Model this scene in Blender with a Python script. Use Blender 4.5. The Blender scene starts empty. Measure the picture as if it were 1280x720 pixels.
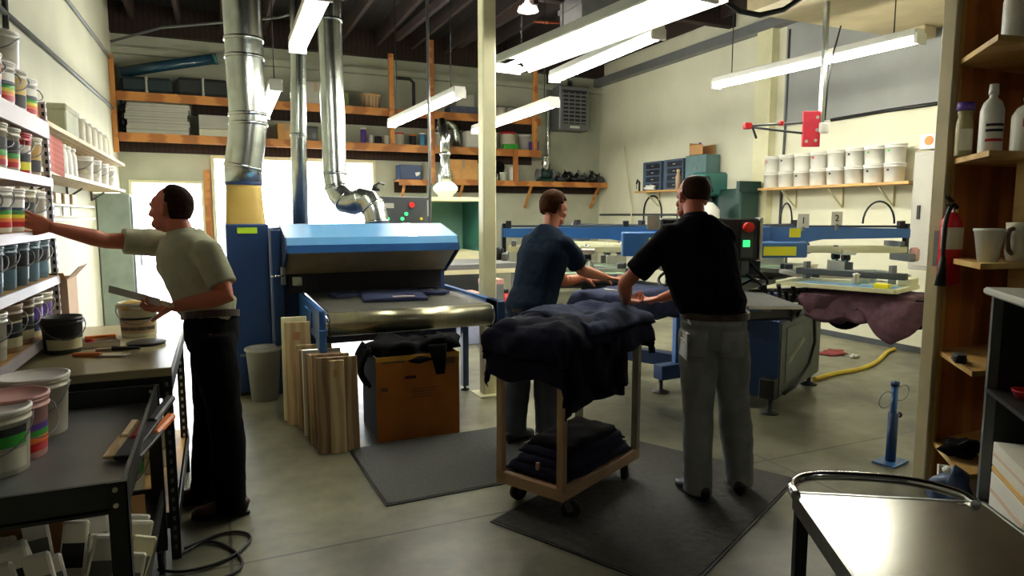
import bpy, math, random
from mathutils import Vector, Matrix, noise
R = math.radians
PI = math.pi
random.seed(7)
col = bpy.context.scene.collection
scene = bpy.context.scene

# ------------------------------------------------------------------ camera survey
YAW, PIT, FPX, CH = R(24), R(6.3), 830.0, 1.58
def at(u, v, X=None, Y=None, Z=None, f=None):
    """world point on the sight line of a photo pixel at a surveyed X, Y, Z or forward distance"""
    r = u - 640; d = v - 360
    fw = FPX*math.cos(PIT) - d*math.sin(PIT); z = -FPX*math.sin(PIT) - d*math.cos(PIT)
    a = fw*math.sin(YAW) + r*math.cos(YAW); b = fw*math.cos(YAW) - r*math.sin(YAW)
    if f is not None: t = f/fw
    elif X is not None: t = X/a
    elif Y is not None: t = Y/b
    else: t = (Z-CH)/z
    return Vector((a*t, b*t, CH + z*t))

cam = bpy.data.cameras.new('camera'); camo = bpy.data.objects.new('camera', cam); col.objects.link(camo)
camo.location = (0, 0, CH)
camo.rotation_euler = (R(90)-PIT, 0, -YAW)
cam.sensor_width = 36; cam.lens = 36*FPX/1280; cam.clip_start = .05; cam.clip_end = 200
scene.camera = camo
scene.view_settings.view_transform = 'Standard'
scene.view_settings.look = 'None'
scene.view_settings.gamma = 1
scene.view_settings.exposure = 0.4
scene.view_settings.use_curve_mapping = False

# ------------------------------------------------------------------ materials
MATS = {}
def lin(c):
    return tuple(((x/255)/12.92 if x/255 <= .04045 else ((x/255+.055)/1.055)**2.4) for x in c) + (1,)
def mat(name, rgb, rough=.6, metal=0, var=.12, scale=6, rgb2=None, bump=0, spec=.5, emit=0, coat=0, wave=False, stretch=(1,1,1), detail=4):
    if name in MATS: return MATS[name]
    m = bpy.data.materials.new(name); m.use_nodes = True
    nt = m.node_tree; b = nt.nodes['Principled BSDF']
    c = lin(rgb)
    b.inputs['Roughness'].default_value = rough
    b.inputs['Metallic'].default_value = metal
    b.inputs['Specular IOR Level'].default_value = spec
    b.inputs['Coat Weight'].default_value = coat
    tc = nt.nodes.new('ShaderNodeTexCoord'); mp = nt.nodes.new('ShaderNodeMapping')
    mp.inputs['Scale'].default_value = stretch
    nt.links.new(tc.outputs['Object'], mp.inputs['Vector'])
    if wave:
        n = nt.nodes.new('ShaderNodeTexWave'); n.inputs['Scale'].default_value = scale
        n.inputs['Distortion'].default_value = 4; n.inputs['Detail'].default_value = 3; n.inputs['Detail Scale'].default_value = 1.5
        out = n.outputs['Fac']
    else:
        n = nt.nodes.new('ShaderNodeTexNoise'); n.inputs['Scale'].default_value = scale; n.inputs['Detail'].default_value = detail
        out = n.outputs['Fac']
    nt.links.new(mp.outputs['Vector'], n.inputs['Vector'])
    cr = nt.nodes.new('ShaderNodeValToRGB')
    cr.color_ramp.elements[0].position = .3; cr.color_ramp.elements[1].position = .7
    if rgb2: c2 = lin(rgb2)
    else: c2 = tuple(x*(1-var*2) for x in c[:3]) + (1,)
    cr.color_ramp.elements[0].color = c2; cr.color_ramp.elements[1].color = c
    nt.links.new(out, cr.inputs['Fac']); nt.links.new(cr.outputs['Color'], b.inputs['Base Color'])
    if bump:
        bp = nt.nodes.new('ShaderNodeBump'); bp.inputs['Strength'].default_value = bump; bp.inputs['Distance'].default_value = .02
        nt.links.new(out, bp.inputs['Height']); nt.links.new(bp.outputs['Normal'], b.inputs['Normal'])
    if emit:
        b.inputs['Emission Color'].default_value = c; b.inputs['Emission Strength'].default_value = emit
    MATS[name] = m
    return m

WALL = mat('wall_paint', (216,214,188), .75, scale=1.3, var=.07, bump=.08)
WALLB = mat('back_wall_paint', (182,184,162), .8, scale=1.5, var=.14, bump=.08)
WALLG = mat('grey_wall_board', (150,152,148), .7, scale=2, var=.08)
WALLF = mat('rear_wall_paint', (90,88,78), .9, scale=2)
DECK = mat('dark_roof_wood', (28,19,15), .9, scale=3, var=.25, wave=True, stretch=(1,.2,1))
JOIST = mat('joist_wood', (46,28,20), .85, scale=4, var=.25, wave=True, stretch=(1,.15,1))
ORWOOD = mat('shelf_wood', (196,132,66), .55, scale=4, wave=True, rgb2=(160,98,44), stretch=(.15,1,1))
PLY = mat('plywood_shelf', (206,170,104), .5, scale=3, wave=True, rgb2=(184,142,78), stretch=(.3,1,1))
BOOKW = mat('varnished_wood', (186,112,48), .4, scale=1.5, wave=True, rgb2=(160,92,38), stretch=(1,1,.12))
TANW = mat('tan_board', (172,146,112), .6, scale=5, wave=True, rgb2=(140,112,80), stretch=(1,1,.15))
PALEW = mat('pale_board', (206,184,140), .6, scale=5, wave=True, rgb2=(182,156,112), stretch=(1,1,.15))
CARDB = mat('cardboard', (186,140,90), .85, scale=8, var=.06)
CARDO = mat('orange_cardboard', (196,118,44), .8, scale=7, var=.1)
CARDP = mat('pale_cardboard', (214,186,160), .85, scale=8, var=.05)
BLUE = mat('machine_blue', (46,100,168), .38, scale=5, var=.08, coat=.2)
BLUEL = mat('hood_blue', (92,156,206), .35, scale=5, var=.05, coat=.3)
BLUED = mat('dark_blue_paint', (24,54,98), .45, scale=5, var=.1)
NAVY = mat('navy_cloth', (22,24,44), .95, scale=30, var=.15, bump=.15, spec=.15)
NAVYL = mat('navy_cloth_pale', (50,56,84), .95, scale=30, var=.12, bump=.15, spec=.15)
BLACKC = mat('black_cloth', (12,11,14), .95, scale=30, var=.2, bump=.1, spec=.12)
MAUVE = mat('mauve_cloth', (104,76,86), .95, scale=20, var=.2, bump=.15, spec=.1)
BLACK = mat('black_metal', (16,17,18), .45, scale=8, var=.2)
BLKP = mat('black_plastic', (14,14,15), .5, scale=8, var=.2)
RUBBER = mat('rubber', (24,24,23), .85, scale=40, var=.2, bump=.1)
MATR = mat('rubber_mat', (62,62,58), .8, scale=60, var=.18, bump=.3)
MATR2 = mat('worn_rubber_mat', (50,48,42), .75, scale=25, var=.25, bump=.3)
STEEL = mat('brushed_steel', (190,192,188), .28, metal=1, scale=3, var=.06, stretch=(1,20,1))
GALV = mat('galvanised_steel', (196,202,196), .26, metal=1, scale=9, var=.12)
CHROME = mat('chrome', (215,215,215), .12, metal=1, scale=6, var=.03)
ALU = mat('aluminium', (210,206,192), .35, metal=.8, scale=6, var=.05)
GREYM = mat('grey_metal', (120,122,122), .5, metal=.3, scale=6, var=.08)
GREYP = mat('grey_panel', (176,174,162), .6, scale=4, var=.06)
GREYD = mat('dark_grey_paint', (64,68,70), .5, scale=6, var=.1)
GREYG = mat('press_side_grey', (84,92,88), .5, scale=6, var=.12)
BEIGE = mat('beige_paint', (188,174,136), .55, scale=4, var=.1)
TANM = mat('tan_cart_paint', (176,142,108), .5, scale=6, var=.1)
CREAM = mat('cream_paint', (222,218,176), .5, scale=4, var=.07)
YELD = mat('yellow_tan_paint', (196,166,84), .6, scale=5, var=.08)
WHITEP = mat('white_plastic', (226,224,212), .4, scale=4, var=.03)
WHITED = mat('dirty_white_plastic', (206,202,178), .45, scale=4, var=.08)
LIDW = mat('white_lid', (232,230,220), .35, scale=4, var=.03)
PINKP = mat('pink_plastic', (214,160,150), .45, scale=4, var=.06)
DKGREYP = mat('dark_grey_plastic', (62,62,58), .5, scale=5, var=.1)
TEALP = mat('teal_grey_plastic', (92,124,140), .45, scale=5, var=.12)
BEIGEP = mat('beige_plastic', (176,150,118), .5, scale=5, var=.08)
RED = mat('red_paint', (196,24,30), .35, scale=5, var=.08)
PINKR = mat('pink_red_panel', (214,44,66), .5, scale=5, var=.08)
YEL = mat('yellow_label', (232,224,32), .5, scale=5, var=.03)
ORG = mat('orange_print', (232,120,40), .5, scale=5, var=.05)
GRN = mat('green_print', (52,160,48), .5, scale=5, var=.05)
GRNL = mat('lime_label', (170,210,40), .5, scale=5, var=.05)
PURP = mat('purple_print', (92,60,150), .5, scale=5, var=.05)
TEAL = mat('teal_paint', (52,112,104), .5, scale=3, var=.12)
TEALB = mat('pale_teal_board', (118,168,150), .5, scale=2, var=.1)
DKGRN = mat('dark_green_paint', (22,58,50), .45, scale=5, var=.15)
INK = mat('dark_print', (30,30,34), .6, scale=5, var=.05)
INKG = mat('faded_box_print', (112,86,50), .8, scale=5, var=.05)
GLASSC = mat('cloudy_jar', (190,200,180), .3, scale=5, var=.1)
SKIN = mat('skin', (198,128,98), .5, scale=12, var=.06, spec=.3)
SKIN2 = mat('ruddy_skin', (196,116,88), .5, scale=12, var=.07, spec=.3)
HAIRB = mat('brown_hair', (76,44,24), .8, scale=60, var=.2, bump=.2, spec=.08)
HAIRD = mat('dark_hair', (52,30,22), .8, scale=60, var=.25, bump=.2, spec=.1)
HAIRS = mat('short_greying_hair', (66,44,34), .85, scale=60, var=.25, bump=.15, spec=.08)
SAGE = mat('sage_polo_cloth', (178,180,152), .9, scale=20, var=.07, bump=.1, spec=.15)
STEELB = mat('slate_blue_cloth', (34,48,68), .95, scale=20, var=.1, bump=.1, spec=.12)
POLOD = mat('dark_polo_cloth', (20,14,22), .95, scale=20, var=.1, bump=.1, spec=.12)
JEANS = mat('worn_grey_denim', (132,134,134), .9, scale=9, var=.14, bump=.12, spec=.12)
JEAND = mat('dark_denim', (66,72,80), .9, scale=9, var=.16, bump=.12, spec=.12)
TROUS = mat('black_trouser_cloth', (11,11,13), .95, scale=12, var=.2, spec=.1)
SHOEB = mat('brown_leather', (62,34,26), .45, scale=9, var=.15)
SHOEK = mat('black_shoe', (18,17,17), .5, scale=9, var=.15)
BELTM = mat('belt_leather', (52,34,26), .5, scale=12, var=.1)
BENCHT = mat('bench_top', (176,168,128), .28, scale=3, rgb2=(158,148,108))
PAPER = mat('paper', (224,220,204), .8, scale=6, var=.04)
CLAY = mat('terracotta_red', (196,84,50), .8, scale=5, var=.1)
SCREENM = mat('screen_mesh', (120,150,120), .5, scale=8, var=.1)
SCRBLUE = mat('blue_screen_mesh', (90,150,190), .5, scale=8, var=.1)
GROUND = mat('outdoor_concrete', (215,215,215), .8, scale=1, var=.05)
TUBE = mat('lit_tube', (255,252,240), .5, emit=50, var=0)
TUBE2 = mat('lit_dome', (255,236,220), .5, emit=10, var=0)
LEDG = mat('green_lamp', (60,230,130), .4, emit=1.0, var=0)
LEDR = mat('red_button', (226,40,30), .4, var=.02)
REFL = mat('fixture_reflector', (228,232,214), .4, metal=.1, scale=4, var=.04)
BELTB = mat('conveyor_belt_mesh', (62,62,50), .6, scale=50, var=.3, bump=.2)
ROLLM = mat('roller_steel', (150,146,120), .3, metal=.85, scale=3, var=.1, stretch=(20,1,1))

def floor_mat():
    m = bpy.data.materials.new('stained_concrete'); m.use_nodes = True
    nt = m.node_tree; b = nt.nodes['Principled BSDF']; N = nt.nodes.new; L = nt.links.new
    tc = N('ShaderNodeTexCoord')
    n1 = N('ShaderNodeTexNoise'); n1.inputs['Scale'].default_value = .8; n1.inputs['Detail'].default_value = 8; n1.inputs['Roughness'].default_value = .62
    n2 = N('ShaderNodeTexNoise'); n2.inputs['Scale'].default_value = 7; n2.inputs['Detail'].default_value = 6
    n3 = N('ShaderNodeTexNoise'); n3.inputs['Scale'].default_value = 2.6; n3.inputs['Detail'].default_value = 5; n3.inputs['Distortion'].default_value = .8
    for n in (n1, n2, n3): L(tc.outputs['Object'], n.inputs['Vector'])
    cr = N('ShaderNodeValToRGB'); e = cr.color_ramp.elements
    e[0].position = .34; e[0].color = lin((70,68,56)); e[1].position = .66; e[1].color = lin((140,138,112))
    L(n1.outputs['Fac'], cr.inputs['Fac'])
    cr2 = N('ShaderNodeValToRGB'); e = cr2.color_ramp.elements
    e[0].position = .3; e[0].color = (.6,.6,.6,1); e[1].position = .62; e[1].color = (1,1,1,1)
    L(n2.outputs['Fac'], cr2.inputs['Fac'])
    mx = N('ShaderNodeMix'); mx.data_type = 'RGBA'; mx.blend_type = 'MULTIPLY'; mx.inputs[0].default_value = .6
    L(cr.outputs['Color'], mx.inputs[6]); L(cr2.outputs['Color'], mx.inputs[7])
    # slab joints
    br = N('ShaderNodeTexBrick'); br.offset = 0; br.inputs['Scale'].default_value = 1
    br.inputs['Brick Width'].default_value = 3.2; br.inputs['Row Height'].default_value = 3.12
    br.inputs['Mortar Size'].default_value = .008; br.inputs['Color1'].default_value = (1,1,1,1); br.inputs['Color2'].default_value = (1,1,1,1); br.inputs['Mortar'].default_value = (.35,.33,.3,1)
    L(tc.outputs['Object'], br.inputs['Vector'])
    mj = N('ShaderNodeMix'); mj.data_type = 'RGBA'; mj.blend_type = 'MULTIPLY'; mj.inputs[0].default_value = 1
    L(mx.outputs[2], mj.inputs[6]); L(br.outputs['Color'], mj.inputs[7])
    L(mj.outputs[2], b.inputs['Base Color'])
    rr = N('ShaderNodeMapRange'); rr.inputs['To Min'].default_value = .22; rr.inputs['To Max'].default_value = .5
    L(n3.outputs['Fac'], rr.inputs['Value']); L(rr.outputs['Result'], b.inputs['Roughness'])
    bp = N('ShaderNodeBump'); bp.inputs['Strength'].default_value = .12; bp.inputs['Distance'].default_value = .01
    L(n2.outputs['Fac'], bp.inputs['Height']); L(bp.outputs['Normal'], b.inputs['Normal'])
    return m
FLOORM = floor_mat()

# ------------------------------------------------------------------ mesh builder
class MB:
    def __init__(s): s.v = []; s.f = []; s.m = []; s.sm = []
    def add(s, vs, fs, mi=0, smooth=False):
        o = len(s.v); s.v += [Vector(v) for v in vs]
        for f in fs: s.f.append([i+o for i in f]); s.m.append(mi); s.sm.append(smooth)
        return s
    def box(s, lo, hi, mi=0, rot=None, pivot=None, bev=0):
        x0,y0,z0 = lo; x1,y1,z1 = hi
        if x0 > x1: x0,x1 = x1,x0
        if y0 > y1: y0,y1 = y1,y0
        if z0 > z1: z0,z1 = z1,z0
        b = min(bev, (x1-x0)*.4, (y1-y0)*.4, (z1-z0)*.4)
        if b > 0:
            # chamfered box: 24 vertices
            vs = []; idx = {}
            X = (x0,x1); Y = (y0,y1); Z = (z0,z1)
            for i in (0,1):
                for j in (0,1):
                    for k in (0,1):
                        sx = b if i == 0 else -b; sy = b if j == 0 else -b; sz = b if k == 0 else -b
                        idx[(i,j,k,'x')] = len(vs); vs.append((X[i], Y[j]+sy, Z[k]+sz))
                        idx[(i,j,k,'y')] = len(vs); vs.append((X[i]+sx, Y[j], Z[k]+sz))
                        idx[(i,j,k,'z')] = len(vs); vs.append((X[i]+sx, Y[j]+sy, Z[k]))
            I = idx; fs = []
            for i in (0,1): fs.append([I[(i,0,0,'x')],I[(i,1,0,'x')],I[(i,1,1,'x')],I[(i,0,1,'x')]])
            for j in (0,1): fs.append([I[(0,j,0,'y')],I[(1,j,0,'y')],I[(1,j,1,'y')],I[(0,j,1,'y')]])
            for k in (0,1): fs.append([I[(0,0,k,'z')],I[(1,0,k,'z')],I[(1,1,k,'z')],I[(0,1,k,'z')]])
            for i in (0,1):
                for j in (0,1): fs.append([I[(i,j,0,'x')],I[(i,j,1,'x')],I[(i,j,1,'y')],I[(i,j,0,'y')]])
            for i in (0,1):
                for k in (0,1): fs.append([I[(i,0,k,'x')],I[(i,1,k,'x')],I[(i,1,k,'z')],I[(i,0,k,'z')]])
            for j in (0,1):
                for k in (0,1): fs.append([I[(0,j,k,'y')],I[(1,j,k,'y')],I[(1,j,k,'z')],I[(0,j,k,'z')]])
            for i in (0,1):
                for j in (0,1):
                    for k in (0,1): fs.append([I[(i,j,k,'x')],I[(i,j,k,'y')],I[(i,j,k,'z')]])
        else:
            vs = [(x0,y0,z0),(x1,y0,z0),(x1,y1,z0),(x0,y1,z0),(x0,y0,z1),(x1,y0,z1),(x1,y1,z1),(x0,y1,z1)]
            fs = [(0,3,2,1),(4,5,6,7),(0,1,5,4),(1,2,6,5),(2,3,7,6),(3,0,4,7)]
        vs = [Vector(v) for v in vs]
        if rot is not None:
            p = Vector(pivot) if pivot is not None else Vector(((x0+x1)/2,(y0+y1)/2,(z0+z1)/2))
            vs = [p + rot @ (v-p) for v in vs]
        return s.add(vs, fs, mi)
    def obox(s, c, ax, ay, size, mi=0, bev=0):
        """box centred at c with horizontal axes directions ax (vector), size (a,b,h)"""
        ax = Vector(ax).normalized(); az = Vector(ay).cross(ax) if False else None
        ay = Vector(ay).normalized(); az = ax.cross(ay).normalized(); ay = az.cross(ax)
        m = Matrix((ax, ay, az)).transposed()
        c = Vector(c); a,b,h = size
        t = MB().box((-a/2,-b/2,-h/2),(a/2,b/2,h/2), bev=bev)
        return s.add([c + m @ v for v in t.v], t.f, mi)
    def bar(s, p, q, w, h, mi=0, up=(0,0,1), bev=0):
        p = Vector(p); q = Vector(q); d = q-p
        if abs(d.normalized().dot(Vector(up))) > .98: up = (1,0,0)
        side = Vector(up).cross(d)
        return s.obox((p+q)/2, d, side, (d.length, w, h), mi, bev)
    def tube(s, pts, r, n=12, mi=0, caps=True, smooth=True, ry=None, side=None):
        pts = [Vector(p) for p in pts]
        rs = r if isinstance(r, (list,tuple)) else [r]*len(pts)
        rings = []
        prev = None
        for i, p in enumerate(pts):
            t = (pts[min(i+1,len(pts)-1)] - pts[max(i-1,0)])
            if t.length < 1e-9: t = Vector((0,0,1))
            t.normalize()
            if side is not None:
                a = Vector(side if not isinstance(side, list) else side[i]); a = (a - t*a.dot(t)).normalized()
            elif prev is None:
                a = Vector((0,0,1)) if abs(t.z) < .9 else Vector((1,0,0)); a = (a - t*a.dot(t)).normalized()
            else:
                a = (prev - t*prev.dot(t)).normalized()
            prev = a; b = t.cross(a)
            ra, rb = rs[i] if isinstance(rs[i], (list,tuple)) else (rs[i], rs[i])
            rings.append([p + a*ra*math.cos(2*PI*k/n) + b*rb*math.sin(2*PI*k/n) for k in range(n)])
        vs = [v for rg in rings for v in rg]; fs = []
        for i in range(len(pts)-1):
            for k in range(n): fs.append((i*n+k, i*n+(k+1)%n, (i+1)*n+(k+1)%n, (i+1)*n+k))
        s.add(vs, fs, mi, smooth)
        if caps:
            o = len(s.v)-len(vs)
            s.f.append([o+k for k in range(n)][::-1]); s.m.append(mi); s.sm.append(False)
            s.f.append([o+(len(pts)-1)*n+k for k in range(n)]); s.m.append(mi); s.sm.append(False)
        return s
    def lathe(s, c, prof, n=24, mi=0, smooth=True, axis=None, cap=True, a0=0, a1=2*PI):
        """prof: list of (r, z[, mi])"""
        c = Vector(c); full = abs(a1-a0-2*PI) < 1e-6; nn = n if full else n+1
        vs = []
        for p in prof:
            for k in range(nn):
                a = a0 + (a1-a0)*k/n
                vs.append(Vector((p[0]*math.cos(a), p[0]*math.sin(a), p[1])))
        if axis is not None:
            q = Vector((0,0,1)).rotation_difference(Vector(axis)); vs = [q @ v for v in vs]
        o = len(s.v); s.v += [c+v for v in vs]
        for i in range(len(prof)-1):
            mm = prof[i][2] if len(prof[i]) > 2 else mi
            for k in range(n):
                s.f.append([o+i*nn+k, o+i*nn+(k+1)%nn, o+(i+1)*nn+(k+1)%nn, o+(i+1)*nn+k]); s.m.append(mm); s.sm.append(smooth)
        if cap and full:
            for i, rv in ((0,True),(len(prof)-1,False)):
                if prof[i][0] > 1e-5:
                    f = [o+i*nn+k for k in range(nn)]
                    s.f.append(f[::-1] if rv else f); s.m.append(mi); s.sm.append(False)
        return s
    def prism(s, poly, z0, z1, mi=0):
        n = len(poly)
        vs = [(x,y,z0) for x,y in poly] + [(x,y,z1) for x,y in poly]
        fs = [list(range(n))[::-1], [n+i for i in range(n)]] + [[i,(i+1)%n,n+(i+1)%n,n+i] for i in range(n)]
        return s.add(vs, fs, mi)
    def extr(s, poly3, d, mi=0):
        """extrude a planar 3d polygon by vector d"""
        n = len(poly3); d = Vector(d); P = [Vector(p) for p in poly3]
        vs = P + [p+d for p in P]
        fs = [list(range(n))[::-1], [n+i for i in range(n)]] + [[i,(i+1)%n,n+(i+1)%n,n+i] for i in range(n)]
        return s.add(vs, fs, mi)
    def blob(s, c, r, n=12, m=8, mi=0, amp=0, seed=0):
        c = Vector(c); vs = []; fs = []
        for j in range(m+1):
            ph = -PI/2 + PI*j/m
            for k in range(n):
                th = 2*PI*k/n
                d = Vector((math.cos(th)*math.cos(ph), math.sin(th)*math.cos(ph), math.sin(ph)))
                q = 1 + (amp*noise.noise(d*1.7+Vector((seed,seed*.7,3))) if amp else 0)
                vs.append(c + Vector((d.x*r[0]*q, d.y*r[1]*q, d.z*r[2]*q)))
        for j in range(m):
            for k in range(n): fs.append((j*n+k, j*n+(k+1)%n, (j+1)*n+(k+1)%n, (j+1)*n+k))
        return s.add(vs, fs, mi, True)
    def mesh(s, name, mats):
        me = bpy.data.meshes.new(name)
        me.from_pydata([tuple(v) for v in s.v], [], s.f)
        for m in (mats if isinstance(mats, (list,tuple)) else [mats]): me.materials.append(m)
        for i, p in enumerate(me.polygons): p.material_index = s.m[i]; p.use_smooth = s.sm[i]
        me.validate(); me.update()
        import bmesh
        bm = bmesh.new(); bm.from_mesh(me); bmesh.ops.remove_doubles(bm, verts=bm.verts, dist=1e-6)
        bmesh.ops.recalc_face_normals(bm, faces=bm.faces); bm.to_mesh(me); bm.free()
        return me
    def build(s, name, mats, parent=None, label=None, origin=None):
        """vertices are in the parent's own frame (or world when origin given / no parent)"""
        if origin is not None:
            o3 = Vector(origin); s.v = [v-o3 for v in s.v]
        o = bpy.data.objects.new(name, s.mesh(name, mats)); col.objects.link(o)
        if origin is not None: o.location = Vector(origin)
        if parent is not None: o.parent = parent
        if label: o['label'] = label
        return o

def tag(o, label=None, cat=None, group=None, kind=None):
    if label: o['label'] = label
    if cat: o['category'] = cat
    if group: o['group'] = group
    if kind: o['kind'] = kind
    return o
def struct(name, mb, m):
    o = mb.build(name, m); o['kind'] = 'structure'; return o
def thing(name, label, cat, loc=(0,0,0), rz=0, group=None):
    o = bpy.data.objects.new(name, None); col.objects.link(o); o.empty_display_size = .1
    o.location = loc; o.rotation_euler = (0,0,rz)
    return tag(o, label, cat, group)
def solo(name, mb, m, label, cat, origin, group=None):
    """a thing that is one mesh; vertices given about its own base"""
    o = mb.build(name, m); o.location = origin
    return tag(o, label, cat, group)
def copy_tree(o, parent=None, loc=None, rz=None, label=None, group=None):
    kids = list(o.children)
    c = o.copy(); col.objects.link(c)
    if parent is not None: c.parent = parent
    if loc is not None: c.location = loc
    if rz is not None: c.rotation_euler = (0,0,rz)
    if label: c['label'] = label
    if group: c['group'] = group
    for k in kids: copy_tree(k, c)
    return c
def text_mb(mb, txt, size, pos, xdir, ydir, depth=.002, mi=0):
    cu = bpy.data.curves.new('t', 'FONT'); cu.body = txt; cu.size = size; cu.extrude = depth; cu.align_x = 'CENTER'; cu.align_y = 'CENTER'
    ob = bpy.data.objects.new('t', cu); col.objects.link(ob)
    me = bpy.data.meshes.new_from_object(ob)
    xd = Vector(xdir).normalized(); yd = Vector(ydir).normalized(); zd = xd.cross(yd)
    p = Vector(pos)
    mb.add([p + xd*v.co.x + yd*v.co.y + zd*v.co.z for v in me.vertices], [list(f.vertices) for f in me.polygons], mi)
    bpy.data.objects.remove(ob); bpy.data.curves.remove(cu); bpy.data.meshes.remove(me)
    return mb
# ------------------------------------------------------------------ the setting
XL, XR, YB, YF = -1.32, 7.32, 12.0, -2.6
struct('floor', MB().box((XL-.2,YF-.2,-.12),(XR+.2,YB+.22,0)), FLOORM)
struct('ground', MB().box((-14,YB+.221,-.14),(18,34,-.02)), GROUND)
struct('wall_left', MB().box((XL-.2,YF,0),(XL,YB+.2,4.86)), WALL)
struct('wall_right', MB().box((XR,YF,0),(XR+.2,YB+.2,4.86)), WALL)
struct('wall_front', MB().box((XL,YF-.2,0),(XR,YF,4.86)), WALLF)
# back wall with two tall openings
DA = (-1.2, -.14, 2.12); DB = (-.02, 2.66, 2.54)
w = MB()
w.box((XL,YB,0),(DA[0],YB+.2,4.86)); w.box((DA[1],YB,0),(DB[0],YB+.2,4.86)); w.box((DB[1],YB,0),(XR,YB+.2,4.86))
w.box((DA[0],YB,DA[2]),(DA[1],YB+.2,4.86)); w.box((DB[0],YB,DB[2]),(DB[1],YB+.2,4.86))
struct('wall_back', w, WALLB)
def frame(name, x0, x1, z1, m, t=.07):
    f = MB(); f.box((x0,YB-.03,0),(x0+t,YB+.21,z1-t)); f.box((x1-t,YB-.03,0),(x1,YB+.21,z1-t)); f.box((x0,YB-.03,z1-t),(x1,YB+.21,z1))
    return struct(name, f, m)
frame('door_1', DA[0], DA[1], DA[2], CREAM, .04)
struct('trim_3', MB().box((-.13,YB-.06,0),(-.04,YB,2.3)), ORWOOD)
frame('door_2', DB[0], DB[1], DB[2], CREAM, .05)
struct('trim_1', MB().box((XL,YB-.1,4.02),(XR,YB,4.12)), WALLB)       # ledge along the back wall
struct('trim_2', MB().box((XR-.16,6.9,4.16),(XR,YB,4.3)), GREYM)      # channel high on the right wall
# roof deck and joists
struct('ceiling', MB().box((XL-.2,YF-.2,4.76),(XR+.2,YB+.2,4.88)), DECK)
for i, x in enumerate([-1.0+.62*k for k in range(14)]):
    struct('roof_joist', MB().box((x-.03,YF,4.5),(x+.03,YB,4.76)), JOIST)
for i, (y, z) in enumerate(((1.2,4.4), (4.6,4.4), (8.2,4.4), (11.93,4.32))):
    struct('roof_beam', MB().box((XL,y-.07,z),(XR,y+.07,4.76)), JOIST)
b = MB()
for k in range(3):
    x = 2.9+k*1.1; b.bar((x,8.2,4.40),(x,11.2,4.50), .07,.12)
struct('roof_brace', b, JOIST)
# wide soffit beam, upper right
s = MB(); s.box((5.0,2.7,3.6),(XR,5.4,4.7)); struct('soffit', s, BEIGE)
# pilaster, pipes and panel on the right wall
struct('pilaster', MB().box((7.2,7.26,0),(XR,7.55,4.16)), CREAM)
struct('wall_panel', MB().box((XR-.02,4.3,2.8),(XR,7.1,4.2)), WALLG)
struct('baseboard_right', MB().box((XR-.02,2.7,0),(XR,YB,.07)), GREYD)
# beige post and partition behind the bookcase
struct('pillar', MB().box((3.75,2.45,0),(3.83,2.53,4.86), bev=.006), BEIGE)
struct('wall_partition', MB().box((3.83,2.486,0),(XR,2.53,4.86)), WALL)
# steel pole in the middle of the shop
p = MB().box((2.09,5.29,0),(2.21,5.41,4.7), bev=.01); p.box((2.03,5.23,0),(2.27,5.47,.012))
struct('steel_column', p, CREAM)

# ------------------------------------------------------------------ daylight and camera world
w = bpy.data.worlds.new('world'); scene.world = w; w.use_nodes = True
bg = w.node_tree.nodes['Background']; bg.inputs[0].default_value = (.93,.97,1,1); bg.inputs[1].default_value = 15.0
for nm, (x0, x1, z1) in (('door_portal', DA), ('bay_portal', DB)):
    l = bpy.data.lights.new(nm, 'AREA'); l.shape = 'RECTANGLE'; l.size = x1-x0-.1; l.size_y = z1-.06
    l.cycles.is_portal = True
    o = bpy.data.objects.new(nm, l); col.objects.link(o); o.location = ((x0+x1)/2, YB+.25, z1/2); o.rotation_euler = (R(-90),0,0)

# ------------------------------------------------------------------ wall fittings
def pipe_thing(name, pts, r, m, label, cat, clips=None):
    p0 = Vector(pts[0])
    mb = MB().tube([Vector(p)-p0 for p in pts], r, 8)
    return solo(name, mb, m, label, cat, p0)
pipe_thing('conduit', [(XL+.022,5.6,3.0),(XL+.022,10.9,3.13),(XL+.022,11.9,3.13)], .022, GREYM, 'lower grey conduit pipe running along the left wall to the far corner', 'pipe')
pipe_thing('conduit', [(XL+.022,6.5,3.75),(XL+.022,10.65,3.85),(XL+.022,11.95,3.85)], .02, GREYM, 'upper grey conduit pipe running along the left wall below the roof', 'pipe')
pipe_thing('conduit', [(XL+.022,6.3,4.6),(XL+.022,6.2,3.6),(XL+.022,6.0,3.35),(XL+.022,5.95,2.9)], .02, BLKP, 'dark cable dropping down the left wall above the paint rack', 'cable')
pipe_thing('conduit', [(XR-.02,7.08,.9),(XR-.02,7.08,2.0),(XR-.02,7.05,3.2),(XR-.02,7.05,4.1)], .018, GREYD, 'thin dark conduit standing beside the cream wall pilaster', 'pipe')
pipe_thing('conduit', [(XR-.022,4.7,2.79),(XR-.022,5.5,2.80),(XR-.022,6.3,2.79)], .022, BLKP, 'black pipe stub running below the grey wall panel', 'pipe')
pipe_thing('conduit', [(XR-.02,7.7,1.56),(XR-.02,9.5,1.58),(XR-.02,11.9,1.58)], .02, GREYD, 'dark air line running low along the right wall behind the press', 'pipe')
pipe_thing('conduit', [(XR-.06,11.0,2.9),(XR-.06,10.72,1.7),(XR-.06,10.6,0.01)], .012, CREAM, 'thin pale rod leaning on the right wall near the back corner', 'rod')
pipe_thing('drain_pipe', [(6.1,YB-.05,2.225),(6.1,YB-.05,3.0),(6.1,YB-.05,4.0),(6.1,YB-.05,4.6)], .045, GALV, 'vertical metal flue pipe left of the wall heater', 'pipe')
pipe_thing('cable', [(-1.3,11.8,4.15),(-.6,11.5,4.35),(1.0,10.8,4.5),(2.4,9.5,4.75)], .02, GREYM, 'grey conduit sweeping under the dark roof above the back shelves', 'pipe')
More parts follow.
